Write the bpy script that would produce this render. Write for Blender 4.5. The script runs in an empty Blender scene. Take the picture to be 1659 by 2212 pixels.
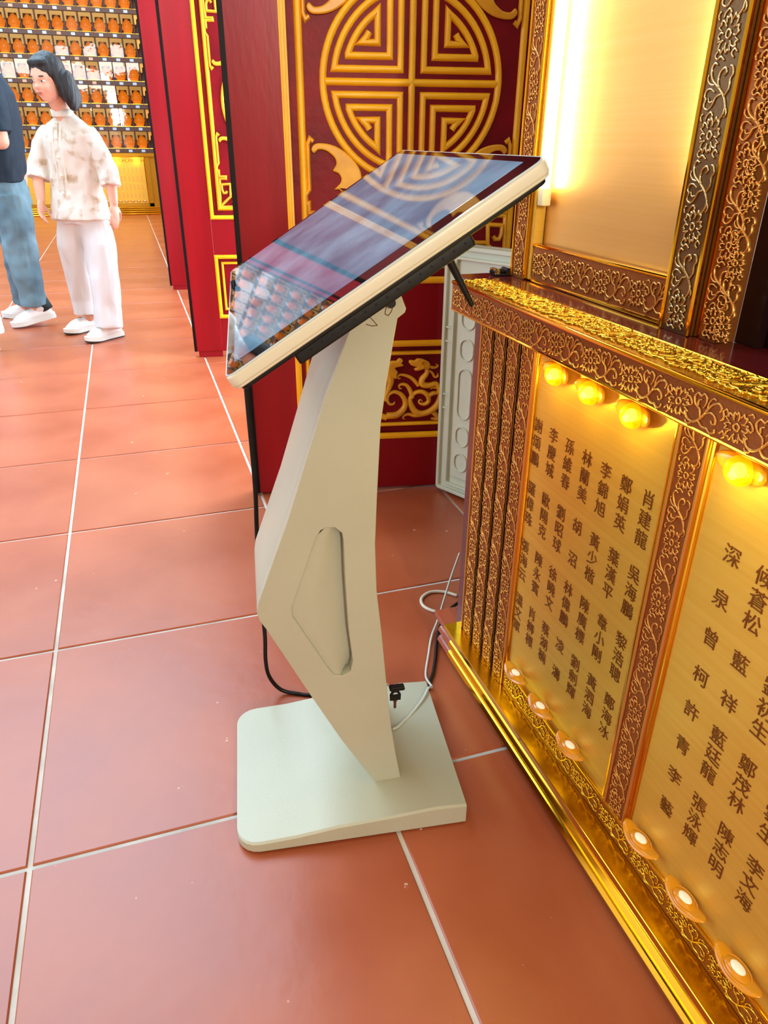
import bpy, bmesh, math, random
from mathutils import Vector, Matrix, noise as mnoise
PI = math.pi
random.seed(7)
SC = bpy.context.scene
COL = SC.collection

# ------------------------------------------------------------------ camera
def look_matrix(loc, yaw, pitch, roll):
    cy, sy, cp, sp, cr, sr = math.cos(yaw), math.sin(yaw), math.cos(pitch), math.sin(pitch), math.cos(roll), math.sin(roll)
    f = Vector((sy*cp, cy*cp, -sp)); r = Vector((cy, -sy, 0)); u = r.cross(f)
    r2 = cr*r + sr*u; u2 = -sr*r + cr*u
    m = Matrix((r2, u2, -f)).transposed().to_4x4(); m.translation = loc
    return m
cam_d = bpy.data.cameras.new('camera'); cam = bpy.data.objects.new('camera', cam_d); COL.objects.link(cam)
cam.matrix_world = look_matrix((0.29969, -0.92743, 1.06228), 0.321922, 0.472733, 0.007407)
cam_d.sensor_width = 36; cam_d.sensor_fit = 'AUTO'; cam_d.lens = 1556.178*36/2212
cam_d.clip_start = 0.02; cam_d.clip_end = 100
SC.camera = cam

# ------------------------------------------------------------------ sky, lights, exposure
W = bpy.data.worlds.new('daylight_sky'); SC.world = W; W.use_nodes = True
bg = W.node_tree.nodes['Background']; bg.inputs[0].default_value = (0.80, 0.90, 1.0, 1); bg.inputs[1].default_value = 0.6
def area(name, loc, target, sx, sy, power, color, spread=180):
    l = bpy.data.lights.new(name, 'AREA'); l.shape = 'RECTANGLE'; l.size = sx; l.size_y = sy
    l.energy = power; l.color = color; l.spread = math.radians(spread)
    o = bpy.data.objects.new(name, l); COL.objects.link(o); o.location = loc
    o.rotation_euler = (Vector(target)-Vector(loc)).to_track_quat('-Z', 'Y').to_euler()
    return o
area('skylight_daylight', (-1.5, 4.7, 5.0), (-1.5, 4.7, 0), 4.6, 5.6, 640, (0.56, 0.80, 1.0))
area('doorway_daylight_left', (-4.3, 2.2, 1.7), (0, 2.2, 1.2), 3.0, 3.0, 135, (0.60, 0.78, 1.0))
area('doorway_daylight_behind', (0.52, -5.7, 2.35), (0.9, 1.2, 1.0), 0.28, 1.3, 135, (1.0, 0.88, 0.70))
area('doorway_daylight_right', (1.66, 2.25, 1.35), (0, 2.35, 1.0), 1.35, 2.6, 120, (0.72, 0.86, 1.0))
area('doorway_daylight_right', (1.66, 4.2, 1.35), (0, 4.1, 1.0), 1.5, 2.6, 85, (0.72, 0.86, 1.0))
area('clerestory_daylight', (-1.4, -6.8, 3.45), (-1.4, 12.0, 2.2), 5.2, 0.7, 110, (0.92, 0.96, 1.0))
area('added_ceiling_fill', (-0.6, -0.6, 3.7), (-0.2, 0.0, 0), 1.6, 1.6, 5, (1.0, 0.86, 0.66))  # unseen warm fill added above the camera to lift the interior
area('added_rear_fill', (-0.8, 10.6, 4.6), (-0.8, 10.9, 0), 4.0, 1.2, 190, (1.0, 0.82, 0.55))  # unseen warm light added to brighten the far hall and its niches
SC.view_settings.view_transform = 'Standard'
try: SC.view_settings.look = 'None'
except Exception: pass
SC.view_settings.exposure = 0.15; SC.view_settings.gamma = 1.0; SC.view_settings.use_curve_mapping = False
SC.cycles.use_denoising = True
SC.cycles.sample_clamp_indirect = 6.0
SC.cycles.max_bounces = 8; SC.cycles.diffuse_bounces = 4; SC.cycles.glossy_bounces = 4; SC.cycles.transmission_bounces = 4
SC.cycles.caustics_reflective = False; SC.cycles.caustics_refractive = False

# ------------------------------------------------------------------ materials
def lin(h):
    if not isinstance(h, str): return tuple(h)
    v = [int(h[i:i+2], 16)/255 for i in (0, 2, 4)]
    return tuple(c/12.92 if c <= .04045 else ((c+.055)/1.055)**2.4 for c in v)
def mat(name, col, rough=.5, metal=0., col2=None, nscale=6., stretch=(1, 1, 1), rvar=0., bump=0., bscale=40., bstretch=(1, 1, 1),
        emit=None, estr=0., spec=.5, coat=0., coat_rough=.05, aniso=0., ior=None, trans=0., alpha=1., lo=.35, hi=.65, objrand=0., detail=4., sheen=0., sss=0.):
    m = bpy.data.materials.new(name); m.use_nodes = True
    nt = m.node_tree; b = nt.nodes['Principled BSDF']; I = b.inputs
    c = lin(col); I['Base Color'].default_value = (*c, 1); I['Roughness'].default_value = rough; I['Metallic'].default_value = metal
    I['Specular IOR Level'].default_value = spec
    if coat: I['Coat Weight'].default_value = coat; I['Coat Roughness'].default_value = coat_rough
    if aniso: I['Anisotropic'].default_value = aniso
    if ior: I['IOR'].default_value = ior
    if trans: I['Transmission Weight'].default_value = trans
    if sss: I['Subsurface Weight'].default_value = sss; I['Subsurface Radius'].default_value = (.02, .008, .004)
    if emit is not None: I['Emission Color'].default_value = (*lin(emit), 1); I['Emission Strength'].default_value = estr
    tc = nt.nodes.new('ShaderNodeTexCoord')
    def tex(scale, st, det=detail):
        mp = nt.nodes.new('ShaderNodeMapping'); mp.inputs['Scale'].default_value = st
        nt.links.new(tc.outputs['Object'], mp.inputs[0])
        n = nt.nodes.new('ShaderNodeTexNoise'); n.inputs['Scale'].default_value = scale; n.inputs['Detail'].default_value = det
        nt.links.new(mp.outputs[0], n.inputs['Vector']); return n
    src = None
    if col2 is not None:
        n = tex(nscale, stretch); r = nt.nodes.new('ShaderNodeValToRGB')
        r.color_ramp.elements[0].position = lo; r.color_ramp.elements[1].position = hi
        r.color_ramp.elements[0].color = (*c, 1); r.color_ramp.elements[1].color = (*lin(col2), 1)
        nt.links.new(n.outputs['Fac'], r.inputs[0]); src = r.outputs[0]
        if rvar:
            mr = nt.nodes.new('ShaderNodeMapRange'); mr.inputs[3].default_value = rough-rvar; mr.inputs[4].default_value = rough+rvar
            nt.links.new(n.outputs['Fac'], mr.inputs[0]); nt.links.new(mr.outputs[0], I['Roughness'])
    if objrand:
        oi = nt.nodes.new('ShaderNodeObjectInfo'); hs = nt.nodes.new('ShaderNodeHueSaturation')
        mr = nt.nodes.new('ShaderNodeMapRange'); mr.inputs[3].default_value = 1-objrand; mr.inputs[4].default_value = 1+objrand
        nt.links.new(oi.outputs['Random'], mr.inputs[0]); nt.links.new(mr.outputs[0], hs.inputs['Value'])
        if src: nt.links.new(src, hs.inputs['Color'])
        else: hs.inputs['Color'].default_value = (*c, 1)
        src = hs.outputs[0]
    if src: nt.links.new(src, I['Base Color'])
    if bump:
        n = tex(bscale, bstretch); bp = nt.nodes.new('ShaderNodeBump'); bp.inputs['Strength'].default_value = bump; bp.inputs['Distance'].default_value = .01
        nt.links.new(n.outputs['Fac'], bp.inputs['Height']); nt.links.new(bp.outputs[0], I['Normal'])
    return m
MT = dict(
 tile=mat('terracotta_tile', '9e4a2a', .33, col2='ae5a38', nscale=3.2, rvar=.07, bump=.05, bscale=26, objrand=.05, spec=.55),
 grout=mat('pale_grout', 'b9b1a6', .8, col2='d5cfc6', nscale=9),
 red=mat('red_lacquer', '930d1a', .3, col2='860a14', nscale=5, stretch=(1, 1, .15), bump=.03, bscale=60, bstretch=(1, 1, .12), spec=.35),
 redgrain=mat('red_lacquer_grain', '9a0d1a', .28, col2='8a0a14', nscale=14, stretch=(1, 1, .06), bump=.035, bscale=70, bstretch=(1, 1, .25), spec=.3),
 redpanel=mat('red_panel_paint', '860c18', .45, col2='6c0a16', nscale=8, bump=.14, bscale=38, spec=.2),
 darkedge=mat('black_red_edge', '0e0506', .5, spec=.2),
 goldpaint=mat('gold_paint', 'ffc01c', .38, col2='eea812', nscale=7, bump=.05, bscale=50, spec=.45, lo=.4, hi=.8),
 creampaint=mat('pale_gold_paint', 'efcf85', .4, col2='e2b968', nscale=8),
 goldpale=mat('carved_gold_paint', 'f8b62a', .36, col2='d8921a', nscale=10),
 gold=mat('polished_gold', 'f2b32c', .13, 1., col2='e6a422', nscale=5, rvar=.04),
 goldsat=mat('satin_gold_sill', 'eab410', .22, 1., col2='d79e12', nscale=9, rvar=.08, bump=.03, bscale=60),
 plaque=mat('brushed_gold_plaque', 'ecc250', .40, .6, col2='e6b846', nscale=5, stretch=(1, .3, 30), bump=.02, bscale=60, bstretch=(1, .4, 40), rvar=.03),
 nichepanel=mat('brushed_niche_panel', 'e8b468', .40, .55, col2='e4ae5e', nscale=5, stretch=(1, .3, 30), bump=.015, bscale=60, bstretch=(1, .4, 40)),
 ground=mat('embossed_bronze_ground', 'a05a20', .42, .6, col2='94501c', nscale=12, bump=.08, bscale=300),
 relief=mat('embossed_gold_relief', 'e0a052', .34, .8),
 goldrelief=mat('bright_gold_relief', 'f2c23c', .22, .95),
 goldground=mat('gold_ground', 'c08a26', .34, .9, bump=.1, bscale=200),
 brass=mat('greenish_brass_relief', 'd8c08a', .2, 1.),
 greyground=mat('brown_grey_ground', '7d5c3c', .33, .8, bump=.05, bscale=200),
 maroon=mat('dark_maroon_lacquer', '5a1414', .2, col2='4a0f10', nscale=5, coat=.4, coat_rough=.08),
 dark=mat('dark_shrine_wood', '230c0e', .3, col2='190709', nscale=7),
 redwood=mat('red_brown_moulding', 'a44a2a', .3, coat=.3),
 letter=mat('engraved_brown', '80480c', .38, .55),
 kiosk=mat('cream_white_metal', 'b6b59f', .36, col2='b1b09a', nscale=6, bump=.04, bscale=400),
 bezelwhite=mat('ivory_frame', 'd8cfb6', .3),
 black=mat('black_plastic', '0c0a09', .45, spec=.3),
 blackgloss=mat('black_glass', '0a0608', .02, ior=1.62, spec=.6),
 lcd=mat('painted_haze_display', '41607a', .03, col2='86aec4', nscale=9, ior=1.62, spec=.6, lo=.3, hi=.75),  # milky blue haze of scattered daylight put into the display colour
 rim=mat('clear_glass_rim', 'c9d2d2', .1, spec=.8),
 steel=mat('chrome', 'c8c8c8', .15, 1.),
 keymetal=mat('bronze_key', '6a3a26', .4, .6),
 whitecable=mat('grey_white_cable', 'c9cbbf', .5),
 beigecable=mat('beige_cable', 'd8cdb4', .5),
 plastic=mat('pale_green_white_plastic', 'd6dcc4', .42, col2='cfd5bd', nscale=4),
 amber=mat('amber_plastic', 'e08a10', .18, spec=.6, emit='ff9a10', estr=.12, sss=0),
 amberdark=mat('amber_plastic_unlit', 'd98a14', .2, spec=.6, emit='ff9a10', estr=.03),
 bulb=mat('lit_bulb', 'fff0c0', .3, emit='ffd050', estr=9.),
 amberlit=mat('glowing_amber', 'f09a10', .2, emit='ffab00', estr=1.1),
 bulbdim=mat('dim_bulb', 'efe0c4', .3, emit='ffe9c8', estr=.25),
 tube=mat('lit_led_tube', 'ffffff', .3, emit='ffe6a8', estr=40.),
 tubecap=mat('ivory_cap', 'efe0b4', .4),
 niche=mat('niche_brown', '4a2a26', .5),
 shelf=mat('shelf_dark_brown', '4c3532', .45),
 arch=mat('niche_gold_plate', 'e6a848', .38, .2),
 amberfig=mat('self_glowing_resin_figure', 'd8700f', .28, emit='ff8614', estr=.42),  # emission in the resin stands in for light shining up through it
 ledstrip=mat('warm_led_strip', 'ffd070', .4, emit='ffb030', estr=6.),
 labelblue=mat('pale_blue_card', 'a9c4f0', .5), labelpink=mat('pale_pink_card', 'c9a79a', .5),
 wall=mat('plaster', 'cfc2ae', .8), ceil=mat('ceiling_paint', 'cdbfa8', .8),
 skirt=mat('dusty_brown_skirting', '7a4c38', .7, col2='5f3a2c', nscale=12),
 skin=mat('skin', 'e6b096', .5, col2='dca38a', nscale=12, sss=.1), lips=mat('lips', 'c06a62', .4), eyewhite=mat('eye_white', 'efeae4', .25), iris=mat('dark_iris', '1a1210', .2),
 hair=mat('black_hair', '101216', .5, col2='0c0d10', nscale=40, stretch=(1, 1, .1), bump=.3, bscale=120, bstretch=(1, 1, .08)),
 blouse=mat('printed_ivory_linen', 'e2dfd6', .7, col2='bda684', nscale=21, lo=.52, hi=.72, bump=.25, bscale=22, bstretch=(1, 1, .4), detail=8),
 trouser=mat('white_linen', 'dcdfe2', .75, bump=.3, bscale=14, bstretch=(1.4, 1.4, .3)),
 navy=mat('navy_cotton', '122637', .8, bump=.35, bscale=12, bstretch=(1, 1, .6)),
 jeans=mat('washed_denim', '71929f', .8, col2='4f6b7a', nscale=5, bump=.4, bscale=14, bstretch=(1, 1, .7), detail=7),
 shoe=mat('white_leather', 'eef2f0', .4), sole=mat('shoe_sole', 'dfe3dd', .6), soledark=mat('dark_sole', '2a2622', .6), shoegrey=mat('grey_mesh', 'a9b3b3', .6),
 sock=mat('dark_sock', '1c2c2c', .8), button=mat('pearl_button', 'f6f0e2', .25),
)
def shellmat(k):
    nt = MT[k].node_tree; o = nt.nodes['Material Output']; b = nt.nodes['Principled BSDF']
    t = nt.nodes.new('ShaderNodeBsdfTransparent'); t.inputs[0].default_value = (1, .82, .35, 1)
    mx = nt.nodes.new('ShaderNodeMixShader'); mx.inputs[0].default_value = .55
    nt.links.new(t.outputs[0], mx.inputs[1]); nt.links.new(b.outputs[0], mx.inputs[2]); nt.links.new(mx.outputs[0], o.inputs[0])
shellmat('amberlit')
def glassmat():
    m = bpy.data.materials.new('niche_glass'); m.use_nodes = True; nt = m.node_tree; nt.nodes.clear()
    o = nt.nodes.new('ShaderNodeOutputMaterial'); mx = nt.nodes.new('ShaderNodeMixShader'); t = nt.nodes.new('ShaderNodeBsdfTransparent')
    g = nt.nodes.new('ShaderNodeBsdfGlossy'); g.inputs['Roughness'].default_value = .02
    f = nt.nodes.new('ShaderNodeFresnel'); f.inputs[0].default_value = 1.5
    tc = nt.nodes.new('ShaderNodeTexCoord'); n = nt.nodes.new('ShaderNodeTexNoise'); n.inputs['Scale'].default_value = 7
    oi = nt.nodes.new('ShaderNodeObjectInfo'); va = nt.nodes.new('ShaderNodeVectorMath'); va.operation = 'ADD'
    vm = nt.nodes.new('ShaderNodeVectorMath'); vm.operation = 'SCALE'; vm.inputs[3].default_value = 40
    cb = nt.nodes.new('ShaderNodeCombineXYZ'); nt.links.new(oi.outputs['Random'], cb.inputs[0]); nt.links.new(cb.outputs[0], vm.inputs[0])
    nt.links.new(tc.outputs['Object'], va.inputs[0]); nt.links.new(vm.outputs[0], va.inputs[1]); nt.links.new(va.outputs[0], n.inputs['Vector'])
    b = nt.nodes.new('ShaderNodeBump'); b.inputs['Strength'].default_value = .06; b.inputs['Distance'].default_value = .01
    nt.links.new(n.outputs['Fac'], b.inputs['Height']); nt.links.new(b.outputs[0], g.inputs['Normal'])
    nt.links.new(f.outputs[0], mx.inputs[0]); nt.links.new(t.outputs[0], mx.inputs[1]); nt.links.new(g.outputs[0], mx.inputs[2]); nt.links.new(mx.outputs[0], o.inputs[0])
    return m
MT['pane'] = glassmat()
# scattered pale specks of dust and scuffs on the floor tiles
def add_specks(m):
    nt = m.node_tree; b = nt.nodes['Principled BSDF']; src = b.inputs['Base Color'].links[0].from_socket
    g = nt.nodes.new('ShaderNodeNewGeometry')
    n = nt.nodes.new('ShaderNodeTexNoise'); n.inputs['Scale'].default_value = 34; n.inputs['Detail'].default_value = 3
    nt.links.new(g.outputs['Position'], n.inputs['Vector'])
    r = nt.nodes.new('ShaderNodeValToRGB'); r.color_ramp.elements[0].position = .735; r.color_ramp.elements[1].position = .76
    nt.links.new(n.outputs['Fac'], r.inputs[0])
    mx = nt.nodes.new('ShaderNodeMix'); mx.data_type = 'RGBA'; mx.inputs[7].default_value = (.75, .55, .45, 1)
    nt.links.new(r.outputs[0], mx.inputs[0]); nt.links.new(src, mx.inputs[6]); nt.links.new(mx.outputs[2], b.inputs['Base Color'])
add_specks(MT['tile'])

# ------------------------------------------------------------------ object helpers
ROOT_INV = {}
def setp(o, label=None, cat=None, group=None, kind=None):
    if label: o['label'] = label
    if cat: o['category'] = cat
    if group: o['group'] = group
    if kind: o['kind'] = kind
    return o
def thing(name, label, cat, loc=(0, 0, 0), rotz=0, group=None, kind=None, local=False):
    """Empty at the base of a thing. local=False: its parts are modelled in world coordinates."""
    o = bpy.data.objects.new(name, None); COL.objects.link(o); o.location = loc; o.rotation_euler = (0, 0, rotz); o.empty_display_size = .05
    setp(o, label, cat, group, kind)
    if not local:
        ROOT_INV[o.name] = (Matrix.Translation(loc) @ Matrix.Rotation(rotz, 4, 'Z')).inverted()
    return o
def link(name, me, m, parent=None, mw=None, smooth=False):
    if m is not None and not me.materials: me.materials.append(m)
    if smooth:
        for p in me.polygons: p.use_smooth = True
    o = bpy.data.objects.new(name, me); COL.objects.link(o)
    if parent is not None:
        o.parent = parent
        if parent.name in ROOT_INV: o.matrix_parent_inverse = ROOT_INV[parent.name]
    if mw is not None: o.matrix_basis = mw
    return o
def mesh(bm, name='m'):
    me = bpy.data.meshes.new(name); bm.normal_update(); bm.to_mesh(me); bm.free(); return me
def obj(name, bm, m, parent=None, mw=None, smooth=False): return link(name, mesh(bm, name), m, parent, mw, smooth)
def NB(): return bmesh.new()
def autosmooth(o, ang=35):
    for p in o.data.polygons: p.use_smooth = True
    try: o.data.set_sharp_from_angle(angle=math.radians(ang))
    except Exception: pass
    return o
def box(bm, x0, x1, y0, y1, z0, z1, bev=0., seg=1):
    x0, x1 = min(x0, x1), max(x0, x1); y0, y1 = min(y0, y1), max(y0, y1); z0, z1 = min(z0, z1), max(z0, z1)
    vs = [bm.verts.new(p) for p in ((x0, y0, z0), (x1, y0, z0), (x1, y1, z0), (x0, y1, z0), (x0, y0, z1), (x1, y0, z1), (x1, y1, z1), (x0, y1, z1))]
    fs = [bm.faces.new([vs[i] for i in q]) for q in ((3, 2, 1, 0), (4, 5, 6, 7), (0, 1, 5, 4), (1, 2, 6, 5), (2, 3, 7, 6), (3, 0, 4, 7))]
    if bev:
        es = set(e for f in fs for e in f.edges)
        bmesh.ops.bevel(bm, geom=list(es), offset=bev, segments=seg, affect='EDGES', profile=.5)
    return bm
def bx(*a, bev=0., seg=1): return box(NB(), *a, bev=bev, seg=seg)
def extrude_profile(bm, prof, a, b, fn):
    """closed profile (list of 2D) swept from a to b; fn(p,q,t) -> xyz"""
    A = [bm.verts.new(fn(p, q, a)) for p, q in prof]; Bv = [bm.verts.new(fn(p, q, b)) for p, q in prof]
    n = len(prof)
    for i in range(n): bm.faces.new((A[i], A[(i+1) % n], Bv[(i+1) % n], Bv[i]))
    bm.faces.new(A[::-1]); bm.faces.new(Bv)
    bmesh.ops.recalc_face_normals(bm, faces=bm.faces[:]); return bm
def catmull(pts, n=6, closed=False):
    P = [Vector(p) for p in pts]; out = []; N = len(P)
    rng = N if closed else N-1
    for i in range(rng):
        p0 = P[(i-1) % N] if closed or i > 0 else P[0]*2-P[1]
        p1 = P[i]; p2 = P[(i+1) % N]
        p3 = P[(i+2) % N] if closed or i+2 < N else P[-1]*2-P[-2]
        for k in range(n):
            t = k/n; t2 = t*t; t3 = t2*t
            out.append(.5*((2*p1)+(-p0+p2)*t+(2*p0-5*p1+4*p2-p3)*t2+(-p0+3*p1-3*p2+p3)*t3))
    if not closed: out.append(P[-1])
    return out
def bead(bm, pts, w, h, closed=False, prof=None, z0=0.):
    """raised strip along a 2D path in the local XY plane, standing out along +Z; w may be a list; mitred corners"""
    P = [Vector((p[0], p[1])) for p in pts]; n = len(P)
    if prof is None: prof = ((-1, 0), (-.8, .62), (-.3, 1), (.3, 1), (.8, .62), (1, 0))
    rings = []
    for i in range(n):
        a = P[(i-1) % n] if closed or i > 0 else None; c = P[(i+1) % n] if closed or i < n-1 else None
        d1 = (P[i]-a).normalized() if a is not None and (P[i]-a).length > 1e-9 else None
        d2 = (c-P[i]).normalized() if c is not None and (c-P[i]).length > 1e-9 else None
        if d1 is None: d1 = d2
        if d2 is None: d2 = d1
        if d1 is None: d1 = d2 = Vector((1, 0))
        n1 = Vector((-d1.y, d1.x)); n2 = Vector((-d2.y, d2.x)); m = n1+n2
        if m.length < .3: m = n1.copy(); k = 1.
        else:
            m.normalize(); k = min(1/max(m.dot(n1), .35), 2.4)
        ww = (w[i] if isinstance(w, (list, tuple)) else w)/2; hh = h[i] if isinstance(h, (list, tuple)) else h
        rings.append([bm.verts.new((P[i].x+m.x*k*ww*q[0], P[i].y+m.y*k*ww*q[0], z0+hh*q[1])) for q in prof])
    L = len(prof)
    for i in range(n if closed else n-1):
        A = rings[i]; Bv = rings[(i+1) % n]
        for j in range(L-1): bm.faces.new((A[j], A[j+1], Bv[j+1], Bv[j]))
        bm.faces.new((A[L-1], A[0], Bv[0], Bv[L-1]))
    if not closed:
        bm.faces.new(rings[0]); bm.faces.new(rings[-1][::-1])
    return bm
def fixn(bm): bmesh.ops.recalc_face_normals(bm, faces=bm.faces[:]); return bm
DG = None
def ev_mesh(o):
    dg = bpy.context.evaluated_depsgraph_get()
    me = bpy.data.meshes.new_from_object(o.evaluated_get(dg), depsgraph=dg)
    d = o.data; bpy.data.objects.remove(o)
    try:
        if isinstance(d, bpy.types.Mesh): bpy.data.meshes.remove(d)
        else: bpy.data.curves.remove(d)
    except Exception: pass
    return me
def plate(loops, depth, bev=0., bres=2, smooth_n=0):
    """filled 2D outline(s) extruded: back at z=0, front at z=depth; extra loops cut holes"""
    cu = bpy.data.curves.new('plate', 'CURVE'); cu.dimensions = '2D'; cu.fill_mode = 'BOTH'
    cu.extrude = max(depth/2-bev, 1e-5); cu.bevel_depth = bev; cu.bevel_resolution = bres
    if bev: cu.offset = -bev
    for lp in loops:
        pts = catmull(lp, smooth_n, True) if smooth_n else lp
        s = cu.splines.new('POLY'); s.points.add(len(pts)-1); s.use_cyclic_u = True
        for q, p in zip(s.points, pts): q.co = (p[0], p[1], 0, 1)
    o = bpy.data.objects.new('tmp_plate', cu); COL.objects.link(o)
    me = ev_mesh(o); me.transform(Matrix.Translation((0, 0, depth/2))); me.materials.clear(); return me
def rrect(x0, x1, y0, y1, r, n=6):
    out = []
    for cx, cy, a0 in ((x1-r, y1-r, 0), (x0+r, y1-r, PI/2), (x0+r, y0+r, PI), (x1-r, y0+r, 1.5*PI)):
        for k in range(n+1):
            a = a0+k*PI/2/n; out.append((cx+r*math.cos(a), cy+r*math.sin(a)))
    return out
def text_mesh(body, size, line=1.1, depth=.0004):
    cu = bpy.data.curves.new('txt', 'FONT'); cu.body = body; cu.size = size; cu.align_x = 'CENTER'; cu.align_y = 'TOP'
    cu.space_line = line; cu.extrude = depth; cu.resolution_u = 2
    o = bpy.data.objects.new('tmp_txt', cu); COL.objects.link(o); me = ev_mesh(o); me.materials.clear(); return me
def loft(bm, rings, cap=True):
    """rings: list of lists of Vector of equal length"""
    R = [[bm.verts.new(v) for v in r] for r in rings]; n = len(R[0])
    for a, b in zip(R, R[1:]):
        for i in range(n): bm.faces.new((a[i], a[(i+1) % n], b[(i+1) % n], b[i]))
    if cap:
        bm.faces.new(R[0][::-1]); bm.faces.new(R[-1])
    return bm
def tube(bm, pts, rad, n=10, cap=True, round_caps=False, sq=None):
    """swept circle along 3D path with a radius per point; sq=(a,b) squashes in the frame"""
    P = [Vector(p) for p in pts]; R = list(rad) if isinstance(rad, (list, tuple)) else [rad]*len(P)
    if round_caps:
        d0 = (P[0]-P[1]).normalized(); d1 = (P[-1]-P[-2]).normalized()
        pre = [(P[0]+d0*R[0]*s, R[0]*c) for s, c in ((.97, .22), (.75, .66), (.4, .92))]
        post = [(P[-1]+d1*R[-1]*s, R[-1]*c) for s, c in ((.4, .92), (.75, .66), (.97, .22))]
        P = [p for p, _ in pre]+P+[p for p, _ in post]; R = [r for _, r in pre]+R+[r for _, r in post]
    t0 = (P[1]-P[0]).normalized(); ref = Vector((0, 0, 1)) if abs(t0.z) < .8 else Vector((1, 0, 0))
    u = t0.cross(ref).normalized(); rings = []
    for i in range(len(P)):
        if i == 0: t = P[1]-P[0]
        elif i == len(P)-1: t = P[-1]-P[-2]
        else: t = P[i+1]-P[i-1]
        t.normalize(); u = (u-t*u.dot(t)).normalized(); v = t.cross(u)
        a, b = (sq if sq else (1, 1))
        rings.append([P[i]+(u*math.cos(2*PI*k/n)*a+v*math.sin(2*PI*k/n)*b)*R[i] for k in range(n)])
    return loft(bm, rings, cap)
def ell(bm, c, r, seg=16, ring=10, rot=None):
    M = Matrix.Translation(c) @ (rot.to_4x4() if rot else Matrix()) @ Matrix.Diagonal((*r, 1))
    bmesh.ops.create_uvsphere(bm, u_segments=seg, v_segments=ring, radius=1, matrix=M); return bm
def voxel(bm, vox, smooth=4, fac=.5):
    o = bpy.data.objects.new('tmp_vox', mesh(fixn(bm))); COL.objects.link(o)
    r = o.modifiers.new('r', 'REMESH'); r.mode = 'VOXEL'; r.voxel_size = vox; r.use_smooth_shade = True
    if smooth: s = o.modifiers.new('s', 'SMOOTH'); s.iterations = smooth; s.factor = fac
    return ev_mesh(o)
def frame(x, y, z, loc):
    m = Matrix((x, y, z)).transposed().to_4x4(); m.translation = loc; return m

# ================================================================== STRUCTURE
T = .6; GAP = .0085
def build_floor():
    fl = obj('floor', bx(-4.6, 1.95, -7.0, 13.0, -.08, -.0035), MT['grout']); setp(fl, kind='structure')
    def tile_mesh(wx, wy):
        bm = NB(); b = .0022; x, y = wx/2, wy/2
        lo = [bm.verts.new(p) for p in ((-x, -y, -.006), (x, -y, -.006), (x, y, -.006), (-x, y, -.006))]
        mi = [bm.verts.new(p) for p in ((-x, -y, -b), (x, -y, -b), (x, y, -b), (-x, y, -b))]
        hi = [bm.verts.new(p) for p in ((-x+b, -y+b, 0), (x-b, -y+b, 0), (x-b, y-b, 0), (-x+b, y-b, 0))]
        for A, Bv in ((lo, mi), (mi, hi)):
            for i in range(4): bm.faces.new((A[i], A[(i+1) % 4], Bv[(i+1) % 4], Bv[i]))
        bm.faces.new(hi); return mesh(bm, 'floor_tile')
    full = tile_mesh(T-GAP, T-GAP); full.materials.append(MT['tile'])
    for j in range(-3, 21):
        for i in range(-5, 3):
            o = link('floor_tile', full, None, fl); o.location = ((i+.5)*T, (j+.5)*T, 0)
build_floor()
def struct(name, bm, m): return setp(obj(name, bm, m), kind='structure')
struct('wall_back', bx(-4.6, 1.95, 12.62, 12.8, 0, 5.2), MT['wall'])
# right-hand wall: runs behind the gilded niche and the door leaves
wr = NB()
for y0, y1 in ((-7, 1.5), (3.0, 3.4), (5.0, 12.6)): box(wr, 1.62, 1.8, y0, y1, 0, 2.75)
box(wr, 1.62, 1.8, -7, 12.6, 2.75, 5.2); struct('wall_right', wr, MT['wall'])
wl = NB()
for y0, y1 in ((-7, .4), (4.2, 5.2), (8.4, 12.6)): box(wl, -4.6, -4.45, y0, y1, 0, 3.6)
box(wl, -4.6, -4.45, -7, 12.6, 3.6, 5.2); struct('wall_left', wl, MT['wall'])
wf = NB(); box(wf, -4.6, 1.95, -7.1, -6.95, 0, 2.95); box(wf, -4.6, 1.95, -7.1, -6.95, 3.95, 5.2); box(wf, -4.6, -4.2, -7.1, -6.95, 2.95, 3.95); box(wf, 1.3, 1.95, -7.1, -6.95, 2.95, 3.95)
struct('wall_front', wf, MT['wall'])
cl = NB(); box(cl, -4.6, 1.95, -7.1, 1.8, 5.2, 5.3); box(cl, -4.6, 1.95, 7.6, 12.8, 5.2, 5.3); box(cl, .8, 1.95, 1.8, 7.6, 5.2, 5.3); box(cl, -4.6, -3.8, 1.8, 7.6, 5.2, 5.3)
struct('ceiling', cl, MT['ceil'])

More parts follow.
